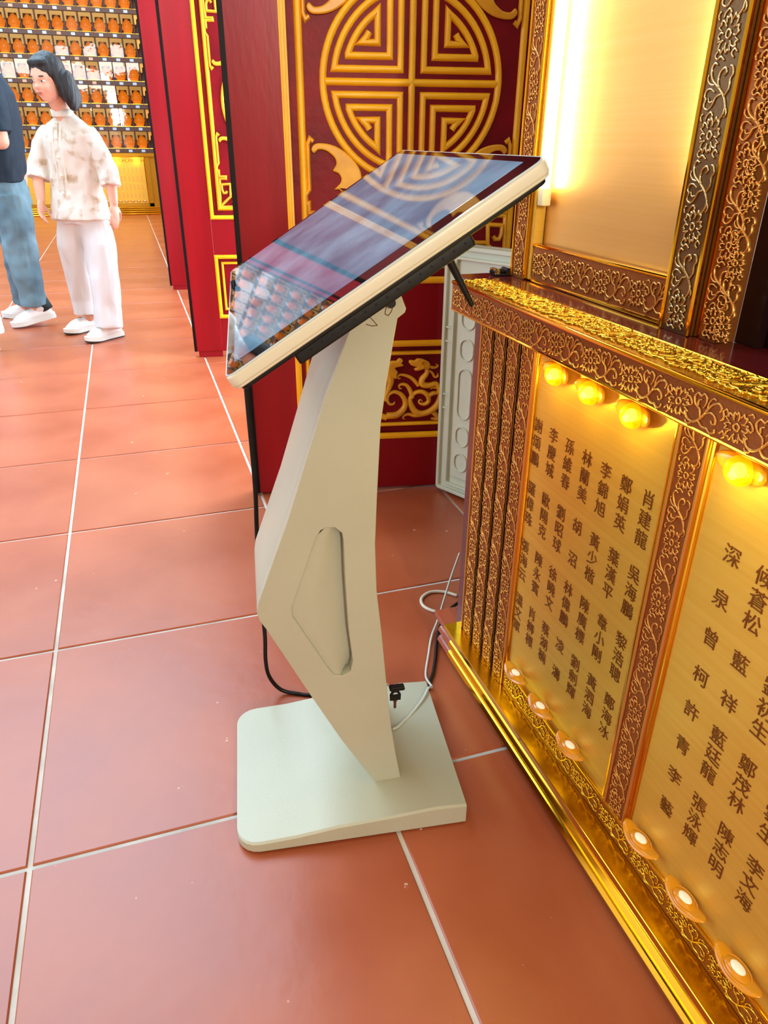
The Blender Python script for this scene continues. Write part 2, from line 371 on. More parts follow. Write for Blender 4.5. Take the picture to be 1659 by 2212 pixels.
# ================================================================== VINE SCROLL RELIEF (one repeat; length 2, width 1 in local units)
def curl(cx, cy, r0, r1, a0, turns, n=10):
    return [(cx+(r0+(r1-r0)*k/n)*math.cos(a0+turns*2*PI*k/n), cy+(r0+(r1-r0)*k/n)*math.sin(a0+turns*2*PI*k/n)) for k in range(n+1)]
def vine_unit(seed=0, hgt=.052):
    rnd = random.Random(seed); bm = NB(); cx, cy = .52, .0
    half = ((-1, 0), (-.55, .85), (.55, .85), (1, 0))
    def st(pts, w=.05, n=4, closed=False, taper=True):
        w *= 1.38
        c = catmull([(p[0], p[1], 0) for p in pts], n, closed); m = len(c)
        ws = [w*(.62+.38*math.sin(PI*min(1, .18+.82*i/max(m-1, 1)))) for i in range(m)] if taper and not closed else w
        bead(bm, c, ws, hgt, closed, half)
    st([(cx+.085*math.cos(a), cy+.085*math.sin(a)) for a in [k*PI/4 for k in range(8)]], .045, 2, True)
    for k in range(8):                                             # lobed petals round the flower
        a = k*PI/4+.2; R = .36+.04*(k % 2)
        def P(r, da): return (cx+r*math.cos(a+da), cy+r*math.sin(a+da))
        st([P(.17, -.30), P(R*.72, -.36), P(R, -.13), P(R*.86, .02), P(R, .2), P(R*.66, .30)], .042, 3)
    st([(.80, -.16), (.93, -.33), (1.12, -.36), (1.33, -.22), (1.50, .02), (1.66, .27), (1.86, .36), (1.98, .28), (1.95, .17)], .062, 4)
    st([(1.36, -.18), (1.30, .02), (1.14, .12), (1.05, .27), (1.13, .42), (1.27, .38), (1.33, .45), (1.45, .40), (1.47, .25), (1.40, .10)], .046, 4)
    st([(1.22, .10), (1.20, .24), (1.30, .29)], .04, 3)
    st([(1.48, -.02), (1.66, .06), (1.82, .00), (1.87, -.14), (1.78, -.20), (1.72, -.12)], .05, 4)
    st([(1.30, -.26), (1.46, -.38), (1.64, -.37), (1.74, -.44), (1.88, -.38), (1.90, -.28)], .05, 4)
    st([(1.10, -.36), (1.02, -.44), (.92, -.45), (.88, -.38)], .045, 3)
    st([(1.55, .12), (1.56, .30), (1.66, .43), (1.76, .42)], .04, 3)
    st([(.02, -.02), (.10, .10), (.05, .24), (.13, .32), (.20, .24)], .045, 3)
    st([(.05, -.34), (.14, -.24), (.22, -.34), (.15, -.43)], .045, 3)
    st([(.83, .26), (.93, .22), (1.0, .10), (.93, .03), (.87, .09)], .042, 3)
    st([(.80, .40), (.90, .45), (.97, .38)], .04, 3)
    fixn(bm); me = mesh(bm, 'scroll_relief')
    for p in me.polygons: p.use_smooth = True
    return me
VINE = {}
def vine(mkey):
    if mkey not in VINE: me = vine_unit(); me.materials.append(MT[mkey]); VINE[mkey] = me
    return VINE[mkey]
def relief_row(parent, mkey, start, along, normal, length, width, n=None, flip=False, scale_z=1.):
    """a row of identical vine repeats, each its own sub-part"""
    X = Vector(along); Z = Vector(normal); Y = Z.cross(X)
    n = n or max(1, round(length/(2*width))); L = length/n
    for k in range(n):
        o = link('scroll_relief', vine(mkey), None, parent); setp(o, kind='stuff')
        m = frame(X, Y, Z, Vector(start)+X*(k*L)) @ Matrix.Diagonal((L/2, width*(-1 if flip and k % 2 else 1), width*scale_z, 1))
        o.matrix_basis = m
# ================================================================== LOW GOLD CABINET WITH NAME PLAQUES
YE, YN = .345, -1.05            # far end and (out of frame) near end
PX = .885                       # plaque plane
cab = thing('plaque_cabinet', 'long low gilded cabinet with engraved name plaques along the right wall', 'cabinet', (1.0, -.3, 0))
obj('carcass', bx(PX+.006, 1.6, YN, YE-.055, .02, .786), MT['maroon'], cab)
obj('red_corner_board', bx(PX-.004, PX+.02, YE-.083, YE-.055, .102, .786), MT['maroon'], cab)
obj('top_board', bx(.90, 1.6, YN, .43, .786, .834, bev=.002), MT['maroon'], cab)
# moulded base: far 6 cm bare red-brown, the rest sheathed in polished gold
prof = [(.90, 0), (.868, 0), (.868, .006), (.862, .010), (.858, .018), (.862, .026), (.869, .029), (.869, .034), (.863, .037), (.859, .045), (.863, .053), (.870, .056),
        (.874, .061), (.866, .066), (.857, .072), (.853, .080), (.853, .086), (.849, .088), (.848, .100), (.850, .102), (.90, .102)]
def mould(y0, y1, g): return extrude_profile(NB(), [(p-g if q < .101 and p < .89 else p, q+(g if q > .1 else 0)) for p, q in prof], y0, y1, lambda p, q, t: (p, t, q))
autosmooth(obj('base_moulding', mould(YN, YE-.06, 0), MT['gold'], cab), 40)
autosmooth(setp(obj('base_end_block', mould(YE-.06, YE, -.0012), MT['redwood'], cab), label='bare red-brown end of the base moulding'), 40)
obj('sill', bx(.8485, PX+.004, YN, YE-.06, .1015, .1032), MT['goldsat'], cab)
# ledge: embossed front band, embossed top band, gold edge beads
obj('ledge_core', bx(.858, .94, YN, YE, .784, .834), MT['ground'], cab)
lf = obj('ledge_front_band', bx(.855, .858, YN, YE, .786, .833), MT['ground'], cab)
relief_row(lf, 'relief', (.855, YE-.004, .8095), (0, -1, 0), (-1, 0, 0), 1.235, .042, 14)
lt = obj('ledge_top_band', bx(.862, .936, YN, YE, .834, .8362), MT['goldground'], cab)
relief_row(lt, 'goldrelief', (.899, YE-.004, .8362), (0, -1, 0), (0, 0, 1), 1.2, .062, 10, scale_z=1.3)
relief_row(lt, 'goldrelief', (.899, YE-.05, .8362), (0, -1, 0), (0, 0, 1), 1.13, .066, 10, flip=True, scale_z=1.1)
autosmooth(obj('gold_bead', bx(.8525, .860, YN, YE+.001, .8325, .8385, bev=.002, seg=2), MT['gold'], cab))
autosmooth(obj('gold_bead', bx(.8535, .858, YN, YE+.001, .7845, .7885, bev=.0015), MT['gold'], cab))
autosmooth(obj('gold_bead', bx(.9345, .939, YN, YE, .834, .8375, bev=.001), MT['gold'], cab))
# four embossed strips at the far end, one between the plaques
def strip(y0, y1, z0=.104, z1=.786, mk='relief'):
    s = obj('embossed_strip', bx(PX-.003, PX+.004, y0+.001, y1-.001, z0, z1), MT['ground'], cab)
    relief_row(s, mk, (PX-.003, (y0+y1)/2, z0+.002), (0, 0, 1), (-1, 0, 0), z1-z0-.004, (y1-y0)*.84, 7)
    for y in (y0, y1): autosmooth(obj('gold_edge', bx(PX-.006, PX-.001, y-.0022, y+.0022, z0, z1, bev=.001), MT['relief'], cab))
sw = (.262-.066)/4
for k in range(4): strip(.066+k*sw, .066+(k+1)*sw)
strip(-.328, -.282, .15)
strip(-.725, -.679, .15)
lowb = obj('lower_band', bx(PX-.003, PX+.004, YN, .066, .104, .148), MT['ground'], cab)
relief_row(lowb, 'goldrelief', (PX-.003, .060, .126), (0, -1, 0), (-1, 0, 0), 1.08, .036, 13)
autosmooth(obj('gold_edge', bx(PX-.0045, PX+.002, YN, .066, .147, .153, bev=.0015, seg=2), MT['gold'], cab))
pl1 = obj('name_plaque', bx(PX+.001, PX+.005, -.282, .066, .150, .786), MT['plaque'], cab)
pl2 = obj('name_plaque', bx(PX+.001, PX+.005, -.679, -.328, .150, .786), MT['plaque'], cab)
obj('name_plaque', bx(PX+.001, PX+.005, YN, -.725, .150, .786), MT['plaque'], cab)
for y in (.060, -.276, -.334, -.673): autosmooth(obj('gold_edge', bx(PX-.003, PX+.002, y-.005, y+.005, .154, .786, bev=.002, seg=2), MT['gold'], cab))
NAMES1 = [['謝頌鵬', '羅偉珠', '張海云', '溫文軍'], ['李慶城', '歐陽克', '陳永賓', '肖柳標'], ['孫維春', '劉昭球', '徐曉文', '蔡湖楠'],
          ['林蘭美', '胡 沼', '林偉鵬', '凌 濤'], ['李錦旭', '黃少楷', '陳廣標', '劉劍輝'], ['鄭娟英', '葉漢平', '韋小剛', '黃泗海'], ['肖建龍', '吳海鵬', '黎浩聰', '鄭海冰']]
NAMES2 = [['深 泉', '曾 柯', '許 青', '李 藝'], ['候蒼松', '藍 祥', '藍廷龍', '張泳輝'], ['林國峰', '劉初生', '鄭茂林', '陳志明'], ['黃 玉', '王 玲', '趙雲生', '李文海']]
def names(plq, table, y0, dy, z0, dz):
    for c, col in enumerate(table):
        for r, nm in enumerate(col):
            for part, dz_ in (((nm, 0),) if ' ' not in nm else ((nm[0], 0), (nm[-1], .0576))):
                me = text_mesh('\n'.join(part), .0262, 1.1)
                link('engraved_name', me, MT['letter'], plq, frame((0, -1, 0), (0, 0, 1), (-1, 0, 0), (PX+.0006, y0-dy*c, z0-dz*r+.012-dz_)))
names(pl1, NAMES1, .041, .0476, .656, .1125)
names(pl2, NAMES2, -.394, .0476, .656, .1125)

# ------------------------------------------------------------------ ingot-shaped lamps on the plaques
def ingot_meshes():
    bm = NB()                                                       # boat: wide crescent dish, tips curling up at both ends; local X along the boat, Y up, Z outwards
    rings = []
    for k in range(17):
        t = -1+2*k/16; w = math.sqrt(max(0, 1-t*t)); x = .036*t
        lift = .010*abs(t)**2.2
        ring = []
        for j in range(12):
            a = 2*PI*j/12
            ring.append(Vector((x, lift*.25+.0150*(w*.92+.08)*math.cos(a), .0045+lift*.75+.0048*(w*.8+.2)*math.sin(a))))
        rings.append(ring)
    loft(bm, rings)
    me_b = mesh(fixn(bm), 'ingot_shell')
    bm = NB(); ell(bm, (0, .001, .007), (.0200, .0125, .0065), 20, 12); bead(bm, [(.0205*math.cos(2*PI*k/24), .001+.0128*math.sin(2*PI*k/24)) for k in range(24)], .003, .0028, True, z0=.0075); me_d = mesh(fixn(bm), 'lamp_dome')
    bm = NB(); ell(bm, (0, .0015, .0112), (.0115, .0075, .0032), 16, 10); me_c = mesh(bm, 'bulb')
    bm = NB(); ell(bm, (0, -.002, .011), (.0185, .0165, .0135), 24, 14); me_d2 = mesh(bm, 'lamp_dome')
    bm = NB(); ell(bm, (0, -.001, .0125), (.0088, .0085, .0080), 16, 10); me_c2 = mesh(bm, 'bulb')
    for m in (me_b, me_d, me_c, me_d2, me_c2):
        for p in m.polygons: p.use_smooth = True
    return me_b, me_d, me_c, me_d2, me_c2
IB, ID, IC, ID2, IC2 = ingot_meshes()
def with_mat(me, k):
    c = me.copy(); c.materials.clear(); c.materials.append(MT[k]); return c
ING = {True: (with_mat(IB, 'amber'), with_mat(ID2, 'amberlit'), with_mat(IC2, 'bulb')), False: (with_mat(IB, 'amberdark'), with_mat(ID, 'amberdark'), with_mat(IC, 'bulbdim'))}
def ingot(loc, X, Y, Z, lit, label, group, scale=1.):
    t = thing('ingot_lamp', label, 'lamp', loc, group=group, local=True)
    t.matrix_basis = frame(X, Y, Z, loc) @ Matrix.Scale(scale, 4)
    for nm, me in zip(('shell', 'dome', 'bulb'), ING[lit]): link(nm, me, None, t)
    return t
AX = ((0, -1, 0), (0, 0, 1), (-1, 0, 0)); AU = ((0, -1, 0), (1, 0, 0), (0, 0, 1))
pos = ['farthest', 'middle', 'nearest']
for k, y in enumerate((-.008, -.101, -.199)):
    ingot((PX, y, .758), *AX, True, f'glowing amber ingot lamp under the ledge, {pos[k]} of the three on the far name plaque', 'lit ingot lamps under the ledge')
    ingot((PX-.0155, y+.010, .172), *AU, False, f'unlit amber ingot lamp at the plaque foot, {pos[k]} of the three on the far plaque', 'unlit ingot lamps at the plaque feet')
ingot((PX, -.386, .760), *AX, True, 'glowing amber ingot lamp under the ledge at the far top corner of the near plaque', 'lit ingot lamps under the ledge')
for k, y in enumerate((-.388, -.483, -.578)):
    ingot((PX-.0155, y+.010, .173), *AU, False, f'unlit amber ingot lamp at the plaque foot, {pos[k]} of the three on the near plaque', 'unlit ingot lamps at the plaque feet')
for k, y in enumerate((-.008, -.101, -.199, -.386, -.48, -.57)):   # the bulbs' own light
    l = bpy.data.lights.new('ingot_lamp_light', 'POINT'); l.energy = .27; l.color = (1, .80, .14); l.shadow_soft_size = .012
    o = bpy.data.objects.new('ingot_lamp_light', l); COL.objects.link(o); o.location = (PX-.030, y, .752)

# ================================================================== GILDED NICHE ABOVE THE CABINET
ni = thing('gilded_niche', 'gilded wall niche with brushed gold back panel and embossed posts above the cabinet', 'niche', (1.03, .12, .834))
obj('back_panel', bx(1.022, 1.03, -.10, .39, .836, 2.6), MT['nichepanel'], ni)
ZT = 2.3
def post(y0, y1, x0, x1, gm, rm, w, nrep, gedges=True):
    p = obj('embossed_post', bx(x0, x1, y0, y1, .8345, ZT), MT[gm], ni)
    relief_row(p, rm, (x0, (y0+y1)/2, .838), (0, 0, 1), (-1, 0, 0), ZT-.84, w, nrep, scale_z=1.1)
    for y in (y0, y1): autosmooth(obj('gold_edge', bx(x0-.003, x0+.004, y-.003, y+.003, .8345, ZT, bev=.0015), MT['gold'], ni))
post(.334, .385, .996, 1.021, 'ground', 'relief', .040, 15)
post(-.136, -.080, .990, 1.021, 'greyground', 'brass', .047, 14)
rl = obj('bottom_rail', bx(1.003, 1.021, -.079, .320, .838, .896), MT['ground'], ni)
relief_row(rl, 'relief', (1.003, .318, .867), (0, -1, 0), (-1, 0, 0), .396, .049, 4)
autosmooth(obj('gold_edge', bx(1.000, 1.018, -.079, .320, .896, .9015, bev=.002, seg=2), MT['gold'], ni))
autosmooth(obj('gold_edge', bx(1.000, 1.018, -.079, .320, .8345, .840, bev=.002, seg=2), MT['gold'], ni))
autosmooth(obj('side_liner', bx(1.000, 1.021, .320, .3335, .836, 2.3, bev=.001), MT['plaque'], ni))
cp = obj('carved_post', bx(.999, 1.03, -.178, -.148, .8345, ZT), MT['ground'], ni)
relief_row(cp, 'relief', (.999, -.170, .838), (0, 0, 1), (-1, 0, 0), ZT-.84, .044, 16, scale_z=1.8)
relief_row(cp, 'relief', (.999, -.188, .838), (0, 0, 1), (-1, 0, 0), ZT-.84, .036, 19, scale_z=2.4)
obj('gold_liner', bx(1.0, 1.03, -.147, -.137, .8345, ZT), MT['gold'], ni)
def tube_lamp(y, z0, z1, x, label):
    t = thing('tube_lamp', label, 'lamp', (x, y, z0), group='upright tube lamps in the niche')
    bm = NB(); tube(bm, [(x, y, z0+.03), (x, y, z1-.03)], .0085, 14); autosmooth(obj('tube', bm, MT['tube'], t))
    autosmooth(obj('end_cap', bx(x-.008, x+.010, y-.009, y+.009, z0, z0+.03, bev=.003, seg=2), MT['tubecap'], t))
    autosmooth(obj('end_cap', bx(x-.008, x+.010, y-.009, y+.009, z1-.03, z1, bev=.003, seg=2), MT['tubecap'], t))
tube_lamp(.306, .965, 1.85, 1.006, 'bright white upright tube lamp inside the far edge of the gold niche')
tube_lamp(-.0665, .99, 1.85, 1.0115, 'upright tube lamp hidden behind the near embossed post of the niche')
# dark shrine cabinet beyond the carved post
sh = thing('shrine_cabinet', 'dark maroon shrine cabinet beside the carved gold post at the right edge', 'cabinet', (1.3, -.6, .834))
obj('side_board', bx(1.03, 1.6, -.215, -.179, .8345, 2.3), MT['dark'], sh)
obj('back_board', bx(1.56, 1.6, -1.2, -.215, .8345, 2.3), MT['dark'], sh)
bm = NB(); tube(bm, [(1.06, -.262, .8345), (1.06, -.262, 2.3)], .022, 16); autosmooth(obj('round_post', bm, MT['dark'], sh))
obj('inner_step', bx(1.12, 1.56, -1.2, -.215, .8345, .905, bev=.003), MT['dark'], sh)
obj('upright', bx(1.14, 1.19, -.30, -.25, .905, 2.3, bev=.003), MT['dark'], sh)
go = NB()
for k in range(7): ell(go, (1.24+.012*math.sin(k*2.1), -.345-.014*k, .915+.006*(k % 3)), (.012, .014, .014), 8, 6)
autosmooth(setp(obj('gilt_carving', go, MT['gold'], sh), kind='stuff'))
# black latch on the far end of the cabinet top
la = thing('door_latch', 'small black metal latch lying on the far end of the cabinet top', 'latch', (.985, .40, .834))
autosmooth(obj('latch_plate', bx(.962, 1.0, .384, .412, .8345, .838, bev=.001), MT['black'], la))
autosmooth(obj('latch_bar', bx(.955, .998, .392, .400, .838, .846, bev=.002), MT['black'], la))
bm = NB(); tube(bm, [(.966, .386, .842), (.966, .41, .842)], .006, 12); autosmooth(obj('latch_knuckle', bm, MT['steel'], la))
bm = NB(); tube(bm, [(.99, .386, .842), (.99, .41, .842)], .006, 12); autosmooth(obj('latch_knuckle', bm, MT['black'], la))

# ================================================================== CARVED DOOR LEAVES
BAT=[(0.231,1.037),(0.225,1.046),(0.231,1.057),(0.244,1.062),(0.267,1.061),(0.292,1.055),(0.317,1.042),(0.34,1.023),(0.357,1.002),(0.365,0.979),(0.363,0.955),(0.354,0.931),(0.334,0.918),(0.322,0.911),(0.308,0.916),(0.302,0.922),(0.313,0.927),(0.308,0.937),(0.299,0.945),(0.285,0.944),(0.303,0.96),(0.307,0.974),(0.298,0.987),(0.283,0.993),(0.293,1.008),(0.291,1.023),(0.279,1.035),(0.264,1.044),(0.245,1.046),(0.236,1.039)]
HOOKL=[(0.204,0.931),(0.208,1.043),(0.213,1.068),(0.221,1.076),(0.228,1.068),(0.223,1.058)]
HOOKL2=[(0.221,1.064),(0.22,0.976),(0.22,0.938),(0.21,0.924),(0.248,0.929),(0.249,0.907),(0.223,0.889)]
FR1=[(0.802,0.908),(0.795,0.909),(0.795,0.902),(0.795,0.883),(0.762,0.883),(0.763,0.874),(0.793,0.874),(0.801,0.743),(0.665,0.744),(0.661,0.775),(0.641,0.776)]
FR2=[(0.796,0.749),(0.746,0.792),(0.743,0.849),(0.786,0.847),(0.786,0.823),(0.78,0.808),(0.767,0.808),(0.761,0.817)]
FR3=[(0.746,0.792),(0.741,0.798),(0.691,0.799),(0.694,0.756),(0.726,0.757),(0.735,0.767),(0.731,0.778),(0.72,0.778),(0.715,0.773)]
TEAR=[(0.667,0.832),(0.678,0.839),(0.686,0.835),(0.685,0.823),(0.678,0.816),(0.679,0.826)]
D_BODY=[(0.571,0.428,60),(0.573,0.402,65),(0.558,0.382,80),(0.559,0.365,85),(0.58,0.36,75),(0.603,0.365,65),(0.616,0.349,70),(0.62,0.322,75),(0.611,0.293,90),(0.588,0.272,85),(0.559,0.264,80),(0.536,0.274,85),(0.522,0.299,75),(0.521,0.32,60),(0.537,0.337,55),(0.56,0.339,60),(0.578,0.326,70),(0.582,0.307,60),(0.569,0.297,50),(0.553,0.3,35),(0.549,0.308,26),(0.555,0.312,20),(0.561,0.307,14)]
D_HEAD=[(0.511,0.442),(0.516,0.448),(0.531,0.446),(0.538,0.452),(0.554,0.451),(0.564,0.447),(0.577,0.44),(0.582,0.43),(0.575,0.415),(0.56,0.417),(0.552,0.414),(0.545,0.413),(0.534,0.412),(0.529,0.419),(0.534,0.422),(0.539,0.424),(0.532,0.426),(0.519,0.431)]
D_MANE=[(0.572,0.435,40),(0.583,0.422,44),(0.598,0.419,36),(0.608,0.425,26),(0.601,0.431,10)]
D_MANE2=[(0.58,0.41,30),(0.591,0.401,36),(0.599,0.388,34),(0.609,0.391,28),(0.608,0.401,12)]
D_LEG=[(0.546,0.361,50),(0.53,0.38,50),(0.515,0.391,44),(0.494,0.398,36),(0.481,0.397,30),(0.479,0.387,26),(0.487,0.387,16)]
D_LEG2=[(0.527,0.32,60),(0.521,0.341,60),(0.51,0.36,50),(0.495,0.367,40),(0.483,0.363,30),(0.485,0.353,24),(0.492,0.354,14)]
D_TAIL=[(0.578,0.323,60),(0.596,0.333,60),(0.612,0.335,40),(0.61,0.349,36),(0.595,0.352,24),(0.587,0.347,10)]
D_FOOT=[(0.56,0.261,60),(0.536,0.259,56),(0.515,0.264,40),(0.502,0.26,34),(0.497,0.252,24),(0.504,0.247,10)]
D_TAIL2=[(0.591,0.272,60),(0.607,0.26,70),(0.615,0.245,50),(0.592,0.246,30)]
P_HEAD=[(0.454,0.446),(0.471,0.446),(0.478,0.454),(0.488,0.453),(0.493,0.445),(0.488,0.438),(0.495,0.432),(0.489,0.428),(0.473,0.425),(0.468,0.421),(0.477,0.41),(0.474,0.402),(0.475,0.392),(0.469,0.387),(0.456,0.393),(0.446,0.398),(0.443,0.424)]
P_BODY=[(0.451,0.406,90),(0.455,0.38,95),(0.45,0.357,70),(0.441,0.333,50),(0.44,0.312,40)]
P_SPI=[(0.442,0.261,90),(0.476,0.263,90),(0.499,0.283,80),(0.504,0.307,70),(0.49,0.332,60),(0.467,0.342,50),(0.449,0.333,40),(0.445,0.315,40),(0.452,0.301,36),(0.465,0.301,28),(0.469,0.309,16)]
FACE = frame((1, 0, 0), (0, 0, 1), (0, -1, 0), (0, 0, 0))           # drawing plane (across, up) -> leaf face, relief towards the viewer
def at_depth(y): return Matrix.Translation((0, y, 0)) @ FACE
MC = (.504, 1.210)
CHAM = ((-1, 0), (-.62, .8), (-.25, 1), (.25, 1), (.62, .8), (1, 0))
def mirror(pts, sx, sz): return [((2*MC[0]-p[0]) if sx else p[0], (2*MC[1]-p[1]) if sz else p[1], *p[2:]) for p in pts]
def rect_path(u0, u1, z0, z1): return [(u0, z0), (u1, z0), (u1, z1), (u0, z1)]
def make_leaf(label):
    t = thing('door_1', label, 'door', kind='structure', local=True)
    R = MT
    obj('leaf_board', bx(0, .86, .013, .045, .006, 2.45), R['redpanel'], t)
    obj('edge_strip', bx(-.0015, .013, -.0015, .046, .006, 2.45), R['darkedge'], t)
    obj('stile', bx(.0, .154, 0, .014, .006, 2.45, bev=.002), R['redgrain'], t)
    obj('stile', bx(.842, .86, 0, .014, .006, 2.45, bev=.002), R['redgrain'], t)
    obj('rail', bx(.154, .842, .001, .014, .006, .186, bev=.001), R['red'], t)
    obj('rail', bx(.154, .842, .001, .014, .508, .688, bev=.001), R['red'], t)
    obj('rail', bx(.154, .842, .001, .014, 1.738, 2.45, bev=.001), R['red'], t)
    def fr(name, u0, u1, z0, z1, w, h, y, m='goldpaint', prof=CHAM):
        bm = NB(); bead(bm, rect_path(u0, u1, z0, z1), w, h, True, prof); return autosmooth(obj(name, fixn(bm), R[m], t, at_depth(y)), 40)
    STEP = ((-1, 0), (-1, .55), (-.5, .6), (-.42, 1), (.3, 1), (.4, .72), (1, .6), (1, 0))
    fr('outer_moulding', .161, .834, .694, 1.732, .019, .013, .006, prof=STEP)
    fr('inner_frame', .2015, .808, .736, 1.684, .020, .011, .013)
    fr('outer_moulding', .161, .834, .194, .502, .019, .012, .006, prof=STEP)
    fr('inner_frame', .190, .812, .231, .469, .013, .010, .012)
    # round longevity medallion: ring, cross bars and four square spirals
    md = fr('medallion_ring', 0, 1, 0, 1, .001, .001, .03)
    me = NB(); bead(me, [(MC[0]+.2415*math.cos(2*PI*k/72), MC[1]+.2415*math.sin(2*PI*k/72)) for k in range(72)], .0185, .011, True, CHAM)
    md.data = mesh(fixn(me), 'medallion_ring'); md.data.materials.append(R['goldpaint']); md.matrix_basis = at_depth(.013); autosmooth(md, 40)
    bm = NB(); bead(bm, [(MC[0]-.235, MC[1]), (MC[0]+.235, MC[1])], .0185, .0105, False, CHAM); autosmooth(obj('cross_bar', fixn(bm), R['goldpaint'], md), 40)
    bm = NB(); bead(bm, [(MC[0], MC[1]-.235), (MC[0], MC[1]+.235)], .0185, .0108, False, CHAM); autosmooth(obj('cross_bar', fixn(bm), R['goldpaint'], md), 40)
    def arc(r, p, q, n):
        a0 = math.atan2(p[1], p[0]); a1 = math.atan2(q[1], q[0]); return [(r*math.cos(a0+(a1-a0)*k/n), r*math.sin(a0+(a1-a0)*k/n)) for k in range(n+1)]
    sp = [(-.116, .113), (-.124, .101), (-.137, .090), (-.094, .090), (-.094, .160)] + arc(.1845, (-.10, .155), (-.172, .063), 8) + [(-.173, .060), (-.061, .060), (-.061, .203)] + arc(.2125, (-.068, .2013), (-.2105, .034), 12) + [(-.2105, .030), (-.0315, .030), (-.0315, .236)]
    for sx in (1, -1):
        for sz in (1, -1):
            bm = NB(); bead(bm, [(MC[0]+p[0]*sx, MC[1]+p[1]*sz) for p in sp], .0175, .0105, False, CHAM)
            autosmooth(obj('square_spiral', fixn(bm), R['goldpaint'], md), 40)
    for sx in (0, 1):                                               # four bats and four key-fret corners
        for sz in (0, 1):
            autosmooth(link('bat_ornament', plate([mirror(BAT, sx, sz)], .011, .004, 2, 2), R['goldpale'], t, at_depth(.013)), 50)
            cf = thing
            bm = NB()
            for P in (FR1, FR2, FR3):
                bead(bm, mirror(P, not sx, sz), .0125, .010, False, CHAM)
            hk = [(2*MC[0]-.205, .745), (2*MC[0]-.205, .93), (2*MC[0]-.216, .945), (2*MC[0]-.216, 1.06), (2*MC[0]-.222, 1.073), (2*MC[0]-.231, 1.066)]
            bead(bm, mirror(hk, not sx, sz), .012, .0105, False, CHAM)
            autosmooth(obj('corner_fret', fixn(bm), R['goldpale'], t, at_depth(.0125)), 40)
            autosmooth(link('cloud_drop', plate([mirror(TEAR, not sx, sz)], .010, .003, 2, 2), R['goldpale'], t, at_depth(.013)), 50)
    def dragon(mx):
        k = .000262
        def fx(pts): return [((1.0965-p[0]) if mx else p[0], p[1]) for p in pts]
        hd = autosmooth(link('dragon_ornament', plate([fx(D_HEAD)], .014, .005, 3, 2), R['goldpale'], t, at_depth(.012)), 60)
        for P in (D_BODY, D_MANE, D_MANE2, D_LEG, D_LEG2, D_TAIL, D_FOOT, D_TAIL2):
            c = catmull([Vector((p[0], p[1], p[2])) for p in P], 4)
            bm = NB(); bead(bm, fx([(v.x, v.y) for v in c]), [v.z*k*.95 for v in c], [.004+v.z*k*.42 for v in c], False, ((-1, 0), (-.85, .55), (-.4, .95), (0, 1.), (.4, .95), (.85, .55), (1, 0)))
            autosmooth(obj('dragon_scroll', fixn(bm), R['goldpale'], hd), 60)
        for c in ((.556, .4385, .006), (.5605, .4235, .004)):
            bm = NB(); p = fx([(c[0]+r*math.cos(a), c[1]+r*math.sin(a)) for r, a in [(c[2]*(1-.12*i/3), i*.7) for i in range(16)]]); bead(bm, p, .003, .018); autosmooth(obj('dragon_curl', fixn(bm), R['goldpale'], hd), 60)
    dragon(False)
    ph = autosmooth(link('phoenix_ornament', plate([P_HEAD], .014, .005, 3, 2), R['goldpale'], t, at_depth(.012)), 60)
    for P in (P_BODY, P_SPI, [(.442, .255, 80), (.40, .27, 80), (.36, .30, 70), (.34, .35, 70), (.37, .39, 60), (.42, .37, 50)], [(.38, .44, 40), (.33, .42, 50), (.28, .40, 50), (.25, .35, 40), (.27, .30, 30), (.31, .31, 20)]):
        c = catmull([Vector(p) for p in P], 4); bm = NB()
        bead(bm, [(v.x, v.y) for v in c], [v.z*.00025 for v in c], [.004+v.z*.00011 for v in c], False, ((-1, 0), (-.85, .55), (-.4, .95), (0, 1.), (.4, .95), (.85, .55), (1, 0)))
        autosmooth(obj('phoenix_scroll', fixn(bm), R['goldpale'], ph), 60)
    return t
def copy_tree(o, parent=None):
    c = o.copy(); COL.objects.link(c)
    if parent is not None: c.parent = parent
    for ch in list(o.children): copy_tree(ch, c)
    return c
leaf = make_leaf('nearest red lacquered door leaf with gold longevity medallion behind the kiosk')
leaf2 = copy_tree(leaf); leaf3 = copy_tree(leaf)
for o, p, a, nm, lb in ((leaf, (.586, 1.294, 0), -11, 'door_1', None), (leaf2, (.551, 3.144, .026), -11, 'door_2', 'middle red door leaf with pale gold trim, standing open behind the nearest leaf'),
                        (leaf3, (.550, 5.30, .026), -11, 'door_3', 'farthest red door leaf, a narrow strip beside the shrine wall')):
    o.location = p; o.rotation_euler = (0, 0, math.radians(a)); o.name = nm
    if lb: o['label'] = lb; obj('pivot_block', bx(.02, .15, .004, .042, -.0255, .008), MT['red'], o)

# ================================================================== TOUCH-SCREEN KIOSK
KY = math.radians(-8)
ki = thing('information_kiosk', 'cream metal touch-screen kiosk with tilted screen on a bent column and square base', 'kiosk', (.54, .055, 0), KY, local=True)
KF = frame((1, 0, 0), (0, 0, 1), (0, -1, 0), (0, 0, 0))
def kplate(loops, v0, v1, bev=0., sm=0):
    me = plate(loops, v1-v0, bev, 2, sm); me.transform(Matrix.Translation((0, v1, 0)) @ KF); return me
